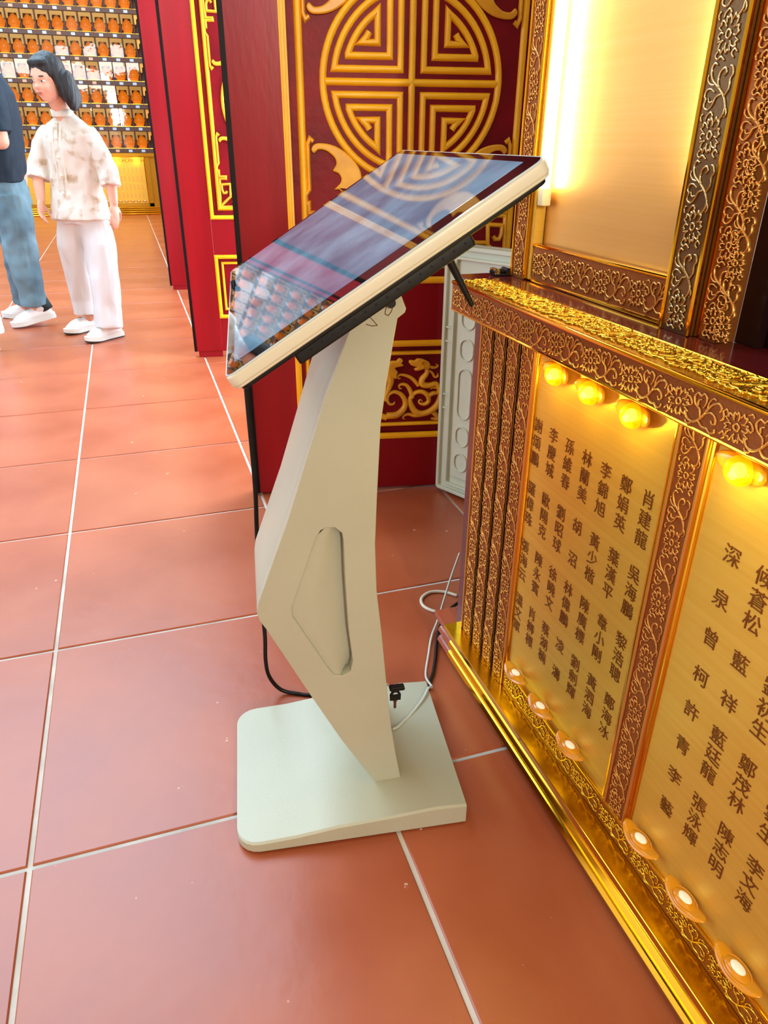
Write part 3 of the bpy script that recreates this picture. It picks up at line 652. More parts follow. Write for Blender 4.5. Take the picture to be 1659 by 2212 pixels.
# base: outline with rounded front corners, gently rising facets
bo = [(-.155, -.168), (.203, -.168), (.208, .163), (-.150, .163)]
def base_top(u):
    pts = [(-.19, .0215), (-.09, .0265), (-.02, .036), (.07, .0405), (.15, .0465), (.21, .043)]
    for (a, za), (b, zb) in zip(pts, pts[1:]):
        if u <= b: return za+(zb-za)*max(0, (u-a))/(b-a)
    return pts[-1][1]
def base_mesh():
    us = [-.19, -.1895, -.187, -.182, -.174, -.164, -.152, -.12, -.09, -.055, -.02, .025, .07, .11, .15, .19, .203]
    def vlim(u):
        r = .038; c = -.152
        d = 0 if u > c else r-math.sqrt(max(0, r*r-min(r, c-u)**2))
        return -.168+d, .163-d
    bm = NB(); top = []; low = []; bot = []
    for u in us:
        a, b = vlim(u); h = base_top(u); uu = u+.0
        top.append([bm.verts.new((uu+(.0 if u < .2 else .004*(v+.168)/.33), v, h)) for v in (a+.004, b-.004)])
        low.append([bm.verts.new((uu+(.0 if u < .2 else .004*(v+.168)/.33), v, h-.003)) for v in (a, b)])
        bot.append([bm.verts.new((uu+(.0 if u < .2 else .004*(v+.168)/.33), v, .004)) for v in (a, b)])
    for i in range(len(us)-1):
        bm.faces.new((top[i][0], top[i+1][0], top[i+1][1], top[i][1]))
        bm.faces.new((bot[i][0], bot[i][1], bot[i+1][1], bot[i+1][0]))
        for s in (0, 1):
            bm.faces.new((top[i][s], low[i][s], low[i+1][s], top[i+1][s])); bm.faces.new((low[i][s], bot[i][s], bot[i+1][s], low[i+1][s]))
    for i in (0, -1):
        bm.faces.new((top[i][0], top[i][1], low[i][1], low[i][0])); bm.faces.new((low[i][0], low[i][1], bot[i][1], bot[i][0]))
    return fixn(bm)
autosmooth(obj('base_plate', base_mesh(), MT['kiosk'], ki), 12)
for u, v in ((-.14, -.12), (-.14, .12), (.17, -.12), (.17, .12)):
    bm = NB(); tube(bm, [(u, v, 0), (u, v, .005)], .016, 14); obj('foot', bm, MT['black'], ki)
CP = [(.060, .030), (.105, .030), (.094, .094), (.084, .165), (.077, .239), (.066, .369), (.058, .448), (.0555, .53), (.058, .604), (.063, .719), (.072, .785), (.080, .836), (.0845, .862),
      (.094, .869), (.0955, .874), (.089, .890), (.091, .903), (.088, .938), (.03, .900), (.022, .850), (-.013, .761), (-.043, .669), (-.071, .584), (-.112, .475), (-.1225, .447), (-.126, .428), (-.1225, .412), (-.115, .398), (-.049, .250), (-.001, .146)]
REC = [(-.016, .565), (-.004, .564), (.006, .554), (.008, .542), (.009, .480), (.013, .382), (.019, .318), (.015, .296), (.002, .289), (-.012, .293), (-.021, .308), (-.073, .416), (-.073, .433), (-.032, .549), (-.025, .561)]
VN, VF = -.086, .110
autosmooth(link('column', kplate([CP, REC], VN, VN+.024, .0015), MT['kiosk'], ki), 30)
autosmooth(link('column_back', kplate([CP], VN+.0235, VF, .0015), MT['kiosk'], ki), 30)
def recess_floor():
    bm = NB(); N = 14                                              # shallow at the left corner, rolling down to the deep right edge
    rows = []
    for k in range(N+1):
        z = .566-(.277)*k/N
        # left/right limits of the recess at this height
        xs = []
        for (a, za), (b, zb) in zip(REC, REC[1:]+REC[:1]):
            if (za-z)*(zb-z) <= 0 and abs(za-zb) > 1e-9: xs.append(a+(b-a)*(z-za)/(zb-za))
        if len(xs) < 2: xs = [-.012, -.004] if k == 0 else [-.006, .004]
        x0, x1 = min(xs)-.003, max(xs)+.003; row = []
        for j in range(13):
            f = j/12; d = .004+.019*(max(0, f-.35)/.65)**1.5
            row.append(bm.verts.new((x0+(x1-x0)*f, VN+d, z)))
        rows.append(row)
    for a, b in zip(rows, rows[1:]):
        for i in range(12): bm.faces.new((a[i], a[i+1], b[i+1], b[i]))
    return fixn(bm)
obj('recess_panel', recess_floor(), MT['kiosk'], ki, smooth=True)
# arm details near the hinge
def kbead(name, pts, w, h, m, v=VN):
    bm = NB(); bead(bm, pts, w, h); return obj(name, fixn(bm), MT[m], ki, Matrix.Translation((0, v, 0)) @ KF)
kbead('slot_line', [(.076, .893), (.078, .887), (.079, .880), (.076, .871), (.072, .866), (.068, .868), (.068, .871), (.070, .880), (.069, .887)], .0012, .0005, 'keymetal')
kbead('seam_line', [(.042, .872), (.058, .854)], .0011, .0005, 'keymetal')
kbead('seam_line', [(.043, .856), (.051, .8535), (.058, .854)], .0011, .0005, 'keymetal')
bm = NB(); tube(bm, [(.0745, VN-.006, .8825), (.0745, VN+.006, .8825)], .0062, 18); autosmooth(obj('bolt_head', bm, MT['black'], ki))
bm = NB(); tube(bm, [(.056, VN-.008, .881), (.056, VN+.006, .881)], .0060, 18); autosmooth(obj('bolt_head', bm, MT['black'], ki))
# screen: local axes s (up the slope), v (across), n (out of the glass)
TL = math.radians(32.4); SX = Vector((math.cos(TL), 0, math.sin(TL))); SN = Vector((-math.sin(TL), 0, math.cos(TL))); SV = Vector((0, 1, 0)); S0 = Vector((.026, .013, .953))
def SFR(n): return frame(SX, SV, SN, S0+SN*n)
s0, s1, v0, v1 = -.187, .187, -.3055, .381
def slab(name, s_a, s_b, v_a, v_b, n0, n1, r, m, bev=0., par=None): return autosmooth(link(name, plate([rrect(s_a, s_b, v_a, v_b, r)], n1-n0, bev, 3), MT[m], par or ki, SFR(n0)), 40)
slab('screen_frame', s0, s1, v0, v1, -.0150, -.0012, .012, 'bezelwhite', .003)
slab('frame_lip', s0+.0015, s1-.0015, v0+.0015, v1-.0015, -.0175, -.0085, .011, 'bezelwhite', .002)
slab('glass_rim', s0+.001, s1-.001, v0+.001, v1-.001, -.0016, -.0002, .013, 'rim')
gl = slab('glass', s0+.0028, s1-.0028, v0+.0028, v1-.0028, -.0012, .0002, .011, 'blackgloss')
slab('display', s0+.012, s1-.012, v0+.036, v1-.020, -.0010, .0004, .001, 'lcd')
slab('rear_cover', s0+.006, s1-.006, v0+.006, v1-.006, -.0225, -.0150, .010, 'black', .002)
slab('electronics_box', -.118, .094, v0+.012, v1-.03, -.0350, -.0200, .003, 'black', .002)
slab('electronics_shelf', .092, .16, v0+.03, v1-.05, -.0290, -.0200, .003, 'black', .002)
bm = NB()
for k in range(15):
    p = S0+SX*(-.100+.0132*k)+SV*(v0+.0122)+SN*(-.0275); tube(bm, [p, p-SV*.0008], .0013, 8)
setp(obj('vent_hole', bm, MT['darkedge'], ki), kind='stuff')
bm = NB(); tube(bm, [(.108, -.2, .962), (.119, -.2, .948), (.133, -.2, .924), (.147, -.2, .900)], [.0052, .0050, .0040, .0030], 12, round_caps=True); obj('antenna', bm, MT['black'], ki, smooth=True)

# keys left in the lock at the back of the column
def K(u, v, z): return Vector((.54, .055, 0))+Vector((math.cos(KY)*u-math.sin(KY)*v, math.sin(KY)*u+math.cos(KY)*v, z))
kt = thing('key', 'black-headed key hanging by a ring from a key left in the column lock', 'key', K(.108, 0, .150))
def place_k(name, me_or_bm, m): return obj(name, me_or_bm, MT[m], kt)
bm = NB(); tube(bm, [K(.082, 0, .1865), K(.094, 0, .1865)], .0035, 10); autosmooth(obj('lock_key_shaft', bm, MT['steel'], kt))
def flat(loops, depth, org, X, Y, bev=.0006):
    me = plate(loops, depth, bev); Z = X.cross(Y); me.transform(frame(X, Y, Z, org)); return me
KU = Vector((math.cos(KY), math.sin(KY), 0)); KV = Vector((-math.sin(KY), math.cos(KY), 0)); UP = Vector((0, 0, 1))
link('lock_key_head', flat([rrect(-.014, .014, -.0035, .0035, .0033), ], .012, K(.108, -.006, .1865), KU, UP).copy(), MT['black'], kt)
bm = NB(); R = .0075; tube(bm, [K(.110, 0, .1765)+KU*0+UP*R*math.cos(a)+KV*.004*math.sin(a)+KU*.003*math.sin(a) for a in [2*PI*k/14 for k in range(15)]], .0006, 6); obj('key_ring', bm, MT['steel'], kt, smooth=True)
head = [(-.010, -.011), (.010, -.011), (.0105, .002), (.007, .009), (0, .0115), (-.007, .009), (-.0105, .002)]
hole = [(.0055, .0018), (.0035, .0062), (0, .0075), (-.0035, .0062), (-.0055, .0018)]
link('key_head', flat([head, hole], .003, K(.1075, -.001, .160), KU, UP), MT['black'], kt)
blade = [(-.004, -.011), (.004, -.011), (.004, -.014), (.0025, -.016), (.0026, -.020), (.0016, -.0215), (.0026, -.024), (.0016, -.026), (.0028, -.0285), (.0018, -.031), (-.0004, -.0325), (-.0026, -.030), (-.0026, -.018), (-.004, -.014)]
link('key_blade', flat([blade], .0016, K(.1075, -.0002, .160), KU, UP, 0), MT['keymetal'], kt)

# cables
def cable(name, label, pts, r, m):
    o = obj(name, tube(NB(), catmull(pts, 8), r, 10, round_caps=True), MT[m], None, smooth=True); return setp(o, label, 'cable')
cable('power_cable', 'black power cable hanging from the screen and running behind the column to the cabinet base',
      [K(-.125, .2, .865), K(-.124, .2, .80), K(-.119, .2, .713), K(-.118, .2, .64), K(-.117, .2, .508), K(-.121, .2, .403), K(-.123, .2, .28), K(-.122, .205, .172), K(-.125, .215, .10), K(-.120, .222, .05), K(-.098, .222, .012), K(-.062, .212, .0035), K(-.03, .202, .0035), K(.06, .185, .0035),
       Vector((.754, .190, .0035)), Vector((.800, .232, .0035)), Vector((.832, .288, .004)), Vector((.862, .352, .008)), Vector((.895, .405, .012)), Vector((.945, .46, .012)), Vector((1.02, .50, .012))], .0042, 'black')
cable('network_cable', 'thin grey-white cable lying over the back of the kiosk base and up to the cabinet',
      [K(.112, .03, .047), K(.122, .035, .0465), K(.138, .050, .0462), K(.150, .060, .0465), K(.185, .10, .0470), K(.207, .135, .0455), K(.222, .165, .022), Vector((.792, .245, .004)), Vector((.826, .315, .0035)), Vector((.856, .372, .006)), Vector((.893, .42, .02)), Vector((.935, .46, .09)), Vector((.965, .475, .16))], .0026, 'whitecable')
cable('loop_cable', 'beige cable in a loop on the floor behind the cabinet base',
      [Vector((.985, .52, .004)), Vector((.96, .545, .004)), Vector((.925, .555, .004)), Vector((.893, .535, .004)), Vector((.885, .50, .004)), Vector((.905, .468, .004)), Vector((.94, .452, .004)), Vector((.98, .45, .004))], .0042, 'beigecable')

# ================================================================== FOLDED PLASTIC TABLE BEHIND THE CABINET
A = Vector((1.180, 1.150, 0)); Bp = Vector((1.275, .960, 0)); TX = (Bp-A).normalized(); TZ = Vector((TX.y, -TX.x, 0))
if TZ.x > 0: TZ = -TZ
ft = thing('folding_table', 'pale plastic folding table folded flat and stood on end behind the gold cabinet', 'table', A)
TF = frame(TX, Vector((0, 0, 1)), TX.cross(Vector((0, 0, 1))), A)
sgn = 1 if TX.cross(Vector((0, 0, 1))).dot(TZ) > 0 else -1
def tpl(name, loops, d0, d1, bev=.002):
    me = plate(loops, abs(d1-d0), bev); me.transform(TF @ Matrix.Translation((0, 0, sgn*d0 if sgn > 0 else -d1))); return autosmooth(link(name, me, MT['plastic'], ft), 40)
tpl('table_half', [rrect(0, .36, .012, .80, .012)], -.03, -.006, .004)
tpl('rear_half', [rrect(-.012, .36, .002, .80, .012)], -.062, -.034, .004)
tpl('edge_rim', [rrect(0, .36, .012, .80, .012), rrect(.012, .348, .024, .788, .006)], -.008, .004)
tpl('inner_rim', [rrect(.040, .33, .04, .77, .008), rrect(.048, .322, .048, .762, .006)], -.008, .006)
for z in (.30, .345, .515, .558): tpl('rib', [rrect(.014, .040, z, z+.005, .001)], -.008, .002, .001)
tpl('leg_panel', [rrect(.062, .30, .075, .655, .006)], -.008, .004)
for zc, h in ((.135, .032), (.225, .034), (.365, .082), (.505, .034), (.60, .034)):
    tpl('moulded_ring', [rrect(.078, .132, zc-h, zc+h, .026), rrect(.0815, .1285, zc-h+.0035, zc+h-.0035, .0225)], .003, .009, .001)
sk = struct('baseboard_right', bx(1.20, 1.62, 1.00, 1.02, -.003, .03), MT['skirt'])
sk.matrix_basis = Matrix.Translation((1.245, 1.07, 0)) @ Matrix.Rotation(math.atan2(TX.y, TX.x), 4, 'Z') @ Matrix.Translation((-1.30, -1.0, 0))

# ================================================================== FAR WALL OF LIT STATUETTE NICHES
YB = 12.40; CW = .193; CH = .3055; XR = .775; Z0 = .962; NC, NR = 13, 8
sw_ = thing('niche_cabinet', 'wall cabinet of small glazed niches holding amber statuettes at the far end of the hall', 'cabinet', (-.5, YB+.1, .92))
XL = XR-NC*CW
obj('back_board', bx(XL, 1.3, YB+.115, YB+.13, .905, Z0+NR*CH+.05), MT['niche'], sw_)
for r in range(NR+1): obj('shelf', bx(XL, 1.3, YB, YB+.115, Z0-.058+r*CH, Z0+.004+r*CH, bev=.003), MT['shelf'], sw_)
for r in range(NR): obj('led_strip', bx(XL, XR+CW, YB+.030, YB+.040, Z0+.0045+r*CH, Z0+.009+r*CH), MT['ledstrip'], sw_)
dv = bx(-.005, .005, .004, .114, .0045, CH-.0585); dvm = mesh(dv, 'divider'); dvm.materials.append(MT['niche'])
archm = plate([[(-.087, .246), (.087, .246), (.087, .128), (.078, .118), (.060, .124), (.054, .190), (-.054, .190), (-.060, .124), (-.078, .118), (-.087, .128)]], .012, .003)
archm.materials.append(MT['arch'])
lab = {k: mesh(bx(-.028, .028, -.0025, 0, -.047, -.012), 'number_card') for k in ('labelblue', 'labelpink')}
for k, m in lab.items(): m.materials.append(MT[k])
pan = mesh(bx(-.0905, .0905, 0, .002, .005, .246), 'glass_pane'); pan.materials.append(MT['pane'])
def figure_mesh():
    bm = NB()
    # flame halo: scalloped plate behind
    pts = []
    for k in range(40):
        a = 2*PI*k/40; sc = 1+.06*math.cos(a*9); x = .062*math.cos(a)*sc; z = .088+.088*math.sin(a)*sc
        x *= (1.12-.62*max(0, (z-.08)/.1)**1.2) if z > .08 else 1.1
        pts.append((x, max(z, .004)))
    v0 = [bm.verts.new((p[0], .018, p[1])) for p in pts]; v1 = [bm.verts.new((p[0]*.94, .008, .004+(p[1]-.004)*.97)) for p in pts]; n = len(pts)
    for i in range(n): bm.faces.new((v0[i], v0[(i+1) % n], v1[(i+1) % n], v1[i]))
    bm.faces.new(v0); bm.faces.new(v1[::-1])
    ell(bm, (0, -.004, .018), (.052, .026, .018), 14, 6)           # lotus seat
    ell(bm, (0, -.010, .040), (.050, .024, .017), 14, 6)           # crossed legs
    ell(bm, (0, -.004, .078), (.027, .018, .038), 12, 8)           # torso
    ell(bm, (-.026, -.008, .070), (.011, .012, .028), 8, 6); ell(bm, (.026, -.008, .070), (.011, .012, .028), 8, 6)
    ell(bm, (0, -.006, .124), (.0155, .0155, .019), 12, 8); ell(bm, (0, -.004, .147), (.008, .009, .009), 8, 6)
    me = mesh(fixn(bm), 'statuette')
    for p in me.polygons: p.use_smooth = True
    me.materials.append(MT['amberfig']); return me
FM = figure_mesh()
ordn = ['rightmost', 'second from right', 'third from right', 'fourth from right', 'fifth from right', 'sixth from right', 'seventh from right', 'eighth from right', 'ninth from right', 'tenth from right', 'eleventh from right', 'twelfth from right', 'thirteenth from right']
rown = ['lowest', 'second lowest', 'third lowest', 'fourth lowest', 'fifth lowest', 'sixth lowest', 'seventh lowest', 'topmost']
rg = random.Random(3)
for r in range(NR):
    zb = Z0+r*CH
    for c in range(NC+1):
        x = XR-.095-CW*(c-1)
        if c < NC+1:
            o = link('divider', dvm, None, sw_, Matrix.Translation((x+CW/2, YB, zb)))
        if c == 0:
            link('niche_arch', archm, None, sw_, frame((1, 0, 0), (0, 0, 1), (0, -1, 0), (x, YB+.028, zb))); continue
        link('niche_arch', archm, None, sw_, frame((1, 0, 0), (0, 0, 1), (0, -1, 0), (x, YB+.028, zb)))
        link('number_card', lab['labelpink' if rg.random() < .2 else 'labelblue'], None, sw_, Matrix.Translation((x, YB-.0002, zb)))
        link('glass_pane', pan, None, sw_, Matrix.Translation((x, YB+.004, zb)) @ Matrix.Rotation(rg.uniform(-.012, .012), 4, 'X') @ Matrix.Rotation(rg.uniform(-.02, .02), 4, 'Z'))
        s = link('seated_statuette', FM, None, None, Matrix.Translation((x, YB+.075, zb+.005)) @ Matrix.Diagonal((1.22, 1.15, 1.10, 1)))
        setp(s, f'glowing amber seated statuette in the {rown[r]} niche row, {ordn[c-1]}', 'statuette', 'amber statuettes in the far wall niches')
# gilded dado with name panel under the niches
da = thing('gilded_dado', 'gilded dado with a lit name panel below the far statuette niches', 'cabinet', (-.5, YB, 0))
obj('carcass', bx(XL, 1.3, YB+.03, YB+.2, 0, .902), MT['goldground'], da)
obj('ledge', bx(XL, 1.3, YB-.02, YB+.1, .852, .902, bev=.004), MT['goldground'], da)
lm = obj('ledge_bead', bx(XL, 1.3, YB-.026, YB, .846, .856, bev=.003), MT['gold'], da)
for z0_, z1_, g in ((.0, .03, .05), (.034, .062, .04), (.066, .09, .03), (.096, .118, .02)): autosmooth(obj('base_moulding', bx(XL, 1.3, YB-g, YB+.05, z0_+.001, z1_, bev=.006, seg=2), MT['gold'], da))
obj('lower_band', bx(XL, 1.3, YB+.0, YB+.04, .122, .17), MT['goldground'], da)
np_ = obj('name_panel', bx(XL, .66, YB+.012, YB+.03, .172, .852), MT['plaque'], da)
obj('embossed_strip', bx(.675, .745, YB+.0, YB+.03, .122, .852), MT['goldground'], da)
autosmooth(obj('gold_edge', bx(.66, .675, YB-.002, YB+.03, .172, .852, bev=.003), MT['gold'], da))
en = NB()
for c in range(14):
    for r in range(4): box(en, .585-.062*c, .605-.062*c, YB+.0112, YB+.0122, .62-.125*r, .70-.125*r)
setp(obj('engraved_name', en, MT['plaque' if False else 'arch'], np_), kind='stuff')
cnt = ['rightmost', 'second from right', 'third from right', 'fourth from right', 'fifth from right', 'sixth from right', 'seventh from right']
for c in range(7):
    x = .60-.094*c
    for z, lit, w in ((.80, True, 'lit'), (.205, False, 'unlit')):
        ingot((x, YB+.010, z), (1, 0, 0), (0, 0, 1), (0, -1, 0), lit, f'tiny {w} ingot lamp at the {"top" if lit else "foot"} of the far name panel, {cnt[c]}', f'{w} ingot lamps on the far name panel', 1.05)
for c in range(4):
    l = bpy.data.lights.new('dado_lamp_light', 'POINT'); l.energy = .8; l.color = (1, .75, .12); l.shadow_soft_size = .03
    o = bpy.data.objects.new('dado_lamp_light', l); COL.objects.link(o); o.location = (.55-.3*c, YB-.06, .80)

# ================================================================== PEOPLE
def wrinkle(me, amp, sc, seed=0):
    off = Vector((seed*3.1, seed*1.7, seed))
    nn = [v.normal.copy() for v in me.vertices]
    for v, n in zip(me.vertices, nn):
        q = Vector((v.co.x*sc[0], v.co.y*sc[1], v.co.z*sc[2]))+off
        v.co += n*amp*(mnoise.noise(q)+.5*mnoise.noise(q*2.3))
    me.update()
def head_parts(bm, hc, F, s=1., tilt=0.):
    """adds skull, face, nose, ears to bm; returns local->world"""
    F = Vector((F[0], F[1], 0)).normalized(); L = Vector((-F.y, F.x, 0)); U = Vector((0, 0, 1))
    rot = Matrix.Rotation(tilt, 3, L); F2 = rot @ F; U2 = rot @ U
    M = frame(F2, L, U2, hc) @ Matrix.Scale(s, 4)
    R3 = M.to_3x3().normalized()
    def E(c, r, sg=20, rn=14):
        bmesh.ops.create_uvsphere(bm, u_segments=sg, v_segments=rn, radius=1, matrix=M @ Matrix.Translation(c) @ Matrix.Diagonal((*r, 1)))
    E((-.008, 0, .025), (.090, .073, .086)); E((.022, 0, -.035), (.062, .058, .070)); E((.042, 0, -.078), (.030, .032, .026))
    E((.060, .026, -.030), (.026, .026, .030)); E((.060, -.026, -.030), (.026, .026, .030)); E((.062, 0, .018), (.024, .050, .030))
    E((.090, 0, -.026), (.014, .0125, .013)); E((.084, 0, -.008), (.010, .008, .026)); E((.080, 0, -.055), (.012, .022, .010))
    for y in (1, -1):
        E((-.008, .074*y, -.012), (.020, .010, .030)); E((.005, .071*y, .002), (.010, .009, .012))
    return M
def head_details(M, par, brow='hair'):
    def E(name, c, r, m):
        bm = NB(); bmesh.ops.create_uvsphere(bm, u_segments=14, v_segments=10, radius=1, matrix=M @ Matrix.Translation(c) @ Matrix.Diagonal((*r, 1))); obj(name, bm, MT[m], par, smooth=True)
    for y in (1, -1):
        E('eye', (.0722, .031*y, -.002), (.0115, .0125, .0052), 'eyewhite'); E('iris', (.0812, .031*y, -.002), (.0040, .0058, .0050), 'iris')
        E('eyebrow', (.079, .032*y, .020), (.007, .018, .0034), brow)
    E('lips', (.089, 0, -.0525), (.006, .020, .0042), 'lips'); E('lips', (.088, 0, -.0590), (.006, .017, .0045), 'lips')
def limb(bm, pts, rad, n=12, sq=None): tube(bm, pts, rad, n, round_caps=True, sq=sq)
def hand(bm, wrist, d, palm_n, thumb_side, s=1., curlv=.5):
    """palm with five unequal, bent fingers; d = direction of the hand, palm_n = palm normal, thumb_side = +-1"""
    d = Vector(d).normalized(); pn = Vector(palm_n); pn = (pn-d*pn.dot(d)).normalized(); sd = d.cross(pn).normalized()*thumb_side; w = Vector(wrist)
    M = frame(d, sd, pn, w+d*.045*s)
    bmesh.ops.create_uvsphere(bm, u_segments=14, v_segments=10, radius=1, matrix=M @ Matrix.Diagonal((.050*s, .036*s, .015*s, 1)))
    for k, (off, ln) in enumerate(((.026, .066), (.009, .075), (-.009, .070), (-.026, .054))):
        b = w+d*.078*s+sd*off*s; p = [b]; dd = d.copy()
        for f in (.45, .32, .23):
            dd = (dd+pn*curlv*.55).normalized(); p.append(p[-1]+dd*ln*s*f)
        limb(bm, p, [.0088*s, .0082*s, .0074*s, .006*s], 8)
    b = w+d*.022*s+sd*.026*s; limb(bm, [b, b+(d*.5+sd*.75+pn*.3).normalized()*.030*s, b+(d*.5+sd*.75+pn*.3).normalized()*.030*s+(d*.95+sd*.25+pn*.35).normalized()*.032*s, b+(d*.5+sd*.75+pn*.3).normalized()*.030*s+(d*.95+sd*.2+pn*.5).normalized()*.055*s], [.0115*s, .0105*s, .0092*s, .0072*s], 8)
def ringE(c, a, b, X, Y, n=24, pw=1.): return [Vector(c)+Vector(X)*a*math.copysign(abs(math.cos(2*PI*k/n))**pw, math.cos(2*PI*k/n))+Vector(Y)*b*math.copysign(abs(math.sin(2*PI*k/n))**pw, math.sin(2*PI*k/n)) for k in range(n)]
def shoe(par, heel, toe_dir, ln=.25, wd=.092, pitch=0., sneaker=True, sole_m='sole'):
    F = Vector(toe_dir).normalized(); L = Vector((-F.y, F.x, 0)); U = Vector((0, 0, 1))
    R = Matrix.Rotation(pitch, 3, L); F2 = R @ F; U2 = R @ U; M = frame(F2, L, U2, heel)
    def outline(f):
        w = wd/2
        return [( -.0+ln*x*f+ln*(1-f)/2, w*y*f) for x, y in ((0, .45), (.06, .68), (.25, .74), (.5, .82), (.72, 1.0), (.88, .86), (.97, .5), (1., .1), (.985, -.35), (.9, -.75), (.74, -.93), (.5, -.78), (.25, -.74), (.06, -.66), (0, -.4))]
    def Z(x, z0, z1): return z0+z1*x
    o = catmull([(p[0], p[1], 0) for p in outline(1.03)], 3, True)
    def lay(z): return [M @ Vector((p.x, p.y, z+.030*max(0, p.x/ln-.70))) for p in o]
    bm = NB(); loft(bm, [lay(.0), lay(.007)]); obj('outsole', fixn(bm), MT[sole_m], par)
    bm = NB(); loft(bm, [lay(.007), lay(.030)]); obj('midsole', fixn(bm), MT['sole'], par)
    bm = NB(); rings = []
    for z, f in ((.026, .99), (.045, .96), (.066, .86), (.086, .66)):
        ol = catmull([(p[0], p[1], 0) for p in outline(f)], 3, True)
        rings.append([M @ Vector((p.x*(1 if z < .05 else 1), p.y, min(z, .024+(z-.024)*(1.25-.80*max(0, min(1, (p.x/ln-.25)/.75)))))) for p in ol])
    loft(bm, rings)
    bmesh.ops.create_uvsphere(bm, u_segments=14, v_segments=8, radius=1, matrix=M @ Matrix.Translation((ln*.22, 0, .075)) @ Matrix.Diagonal((ln*.24, wd*.40, .034, 1)))
    up = obj('shoe_upper', fixn(bm), MT['shoe'], par, smooth=True)
    if sneaker:
        for k in range(4):
            bm = NB(); x = ln*(.40+.075*k); zz = .092-.0105*k
            tube(bm, [M @ Vector((x, -wd*.24, zz-.008)), M @ Vector((x+.006, 0, zz+.001)), M @ Vector((x, wd*.24, zz-.008))], .0028, 6); obj('lace', bm, MT['shoegrey'], up, smooth=True)
def cloth(name, bm, vox, m, par, amp, sc, seed, smooth=5):
    me = voxel(bm, vox, smooth); wrinkle(me, amp, sc, seed); return link(name, me, MT[m], par, smooth=True)
V3 = Vector
# ---- woman in ivory blouse and white trousers
FW = V3((-.62, -.785, 0)); LW = V3((-FW.y, FW.x, 0))                 # facing, her left
wm = thing('person', 'woman in a printed ivory blouse and wide white trousers leaning forward, with a black bob', 'person', (.04, 3.85, 0))
def body_woman():
    bm = NB()
    hc = V3((.004, 3.735, 1.348))
    M = head_parts(bm, hc, (-.62, -.78), .97, .16)
    limb(bm, [(.055, 3.83, 1.13), (.045, 3.81, 1.19), (.022, 3.775, 1.27)], [.058, .046, .046])
    limb(bm, [(.05, 3.862, .78), (.055, 3.862, .95), (.055, 3.85, 1.08)], [.095, .085, .075])
    limb(bm, [(-.04, 3.91, 1.095), (.055, 3.85, 1.10), (.155, 3.785, 1.095)], [.035, .04, .035])
    for s, P in ((1, [(.165, 3.775, 1.085), (.236, 3.73, .925), (.236, 3.675, .755)]), (-1, [(-.045, 3.92, 1.085), (-.146, 3.93, .925), (-.152, 3.86, .765)])):
        p = [V3(q) for q in P]
        limb(bm, [p[0], p[0].lerp(p[1], .5), p[1], p[1].lerp(p[2], .45), p[2]], [.036, .036, .034, .032, .023])
        dd = (p[2]-p[1]).normalized()+V3((-.06, -.10, 0))
        hand(bm, p[2], dd, (-LW if s > 0 else LW)+FW*-.2, 1 if s > 0 else -1, .93, .42 if s > 0 else .55)
    for P in ([(.005, 3.885, .70), (-.04, 3.925, .40), (-.015, 3.985, .09)], [(.095, 3.81, .70), (.12, 3.745, .39), (.122, 3.735, .09)]):
        p = [V3(q) for q in P]; limb(bm, [p[0], p[0].lerp(p[1], .5), p[1], p[1].lerp(p[2], .4), p[2]], [.062, .060, .050, .048, .034])
    return M, voxel(bm, .0058, 4)
MW, me = body_woman(); wb = link('body', me, MT['skin'], wm, smooth=True); head_details(MW, wb)
bm = NB()                                                             # bob: cap, fringe line, long side swinging forward
def HE(c, r): bmesh.ops.create_uvsphere(bm, u_segments=18, v_segments=12, radius=1, matrix=MW @ Matrix.Translation(c) @ Matrix.Diagonal((*r, 1)))
HE((-.018, 0, .040), (.096, .085, .089)); HE((-.050, 0, -.01), (.070, .082, .095)); HE((.040, 0, .080), (.040, .062, .026))
for y in (1, -1): HE((-.012, .073*y, -.015), (.042, .020, .095))
HE((-.035, .098, -.060), (.055, .032, .100)); HE((-.065, .080, -.085), (.045, .045, .070)); HE((-.075, -.04, -.05), (.04, .05, .07))
cloth('hair', bm, .0055, 'hair', wm, .0022, (60, 60, 10), 2, 3)
bm = NB()
XX, YY = LW, FW
loft(bm, [ringE(c, a, b, LW, FW, 28) for c, a, b in (((.045, 3.852, .665), .176, .134), ((.047, 3.853, .72), .170, .126), ((.052, 3.855, .82), .158, .108), ((.056, 3.85, .92), .154, .106), ((.058, 3.845, 1.02), .156, .105), ((.058, 3.845, 1.085), .158, .098),
     ((.057, 3.84, 1.13), .140, .082), ((.055, 3.835, 1.16), .100, .068), ((.050, 3.825, 1.185), .060, .058), ((.047, 3.818, 1.195), .054, .055))])
for P, rr in (([(.150, 3.785, 1.100), (.195, 3.75, 1.03), (.230, 3.735, .93), (.235, 3.715, .842)], [.056, .055, .054, .056]), ([(-.030, 3.915, 1.100), (-.090, 3.935, 1.03), (-.138, 3.935, .935), (-.150, 3.915, .872)], [.056, .056, .057, .060])):
    tube(bm, [V3(p) for p in P], rr, 16)
bl = cloth('blouse', bm, .0065, 'blouse', wm, .011, (11, 11, 7), 5, 2)
bm = NB()                                                             # stand collar, placket, buttons
for k, (r0, z) in enumerate(((.0565, 1.188), (.0585, 1.188), (.0575, 1.215), (.0545, 1.215))): pass
cr = []
for (a, b, z, sh) in ((.060, .060, 1.178, 0), (.056, .056, 1.214, -.012), (.052, .052, 1.214, -.012), (.052, .054, 1.178, 0)): cr.append([p+FW*(-sh) for p in ringE((.047, 3.818, z), a, b, LW, FW, 24)])
loft(bm, cr+[cr[0]], False); obj('collar', fixn(bm), MT['blouse'], bl, smooth=True)
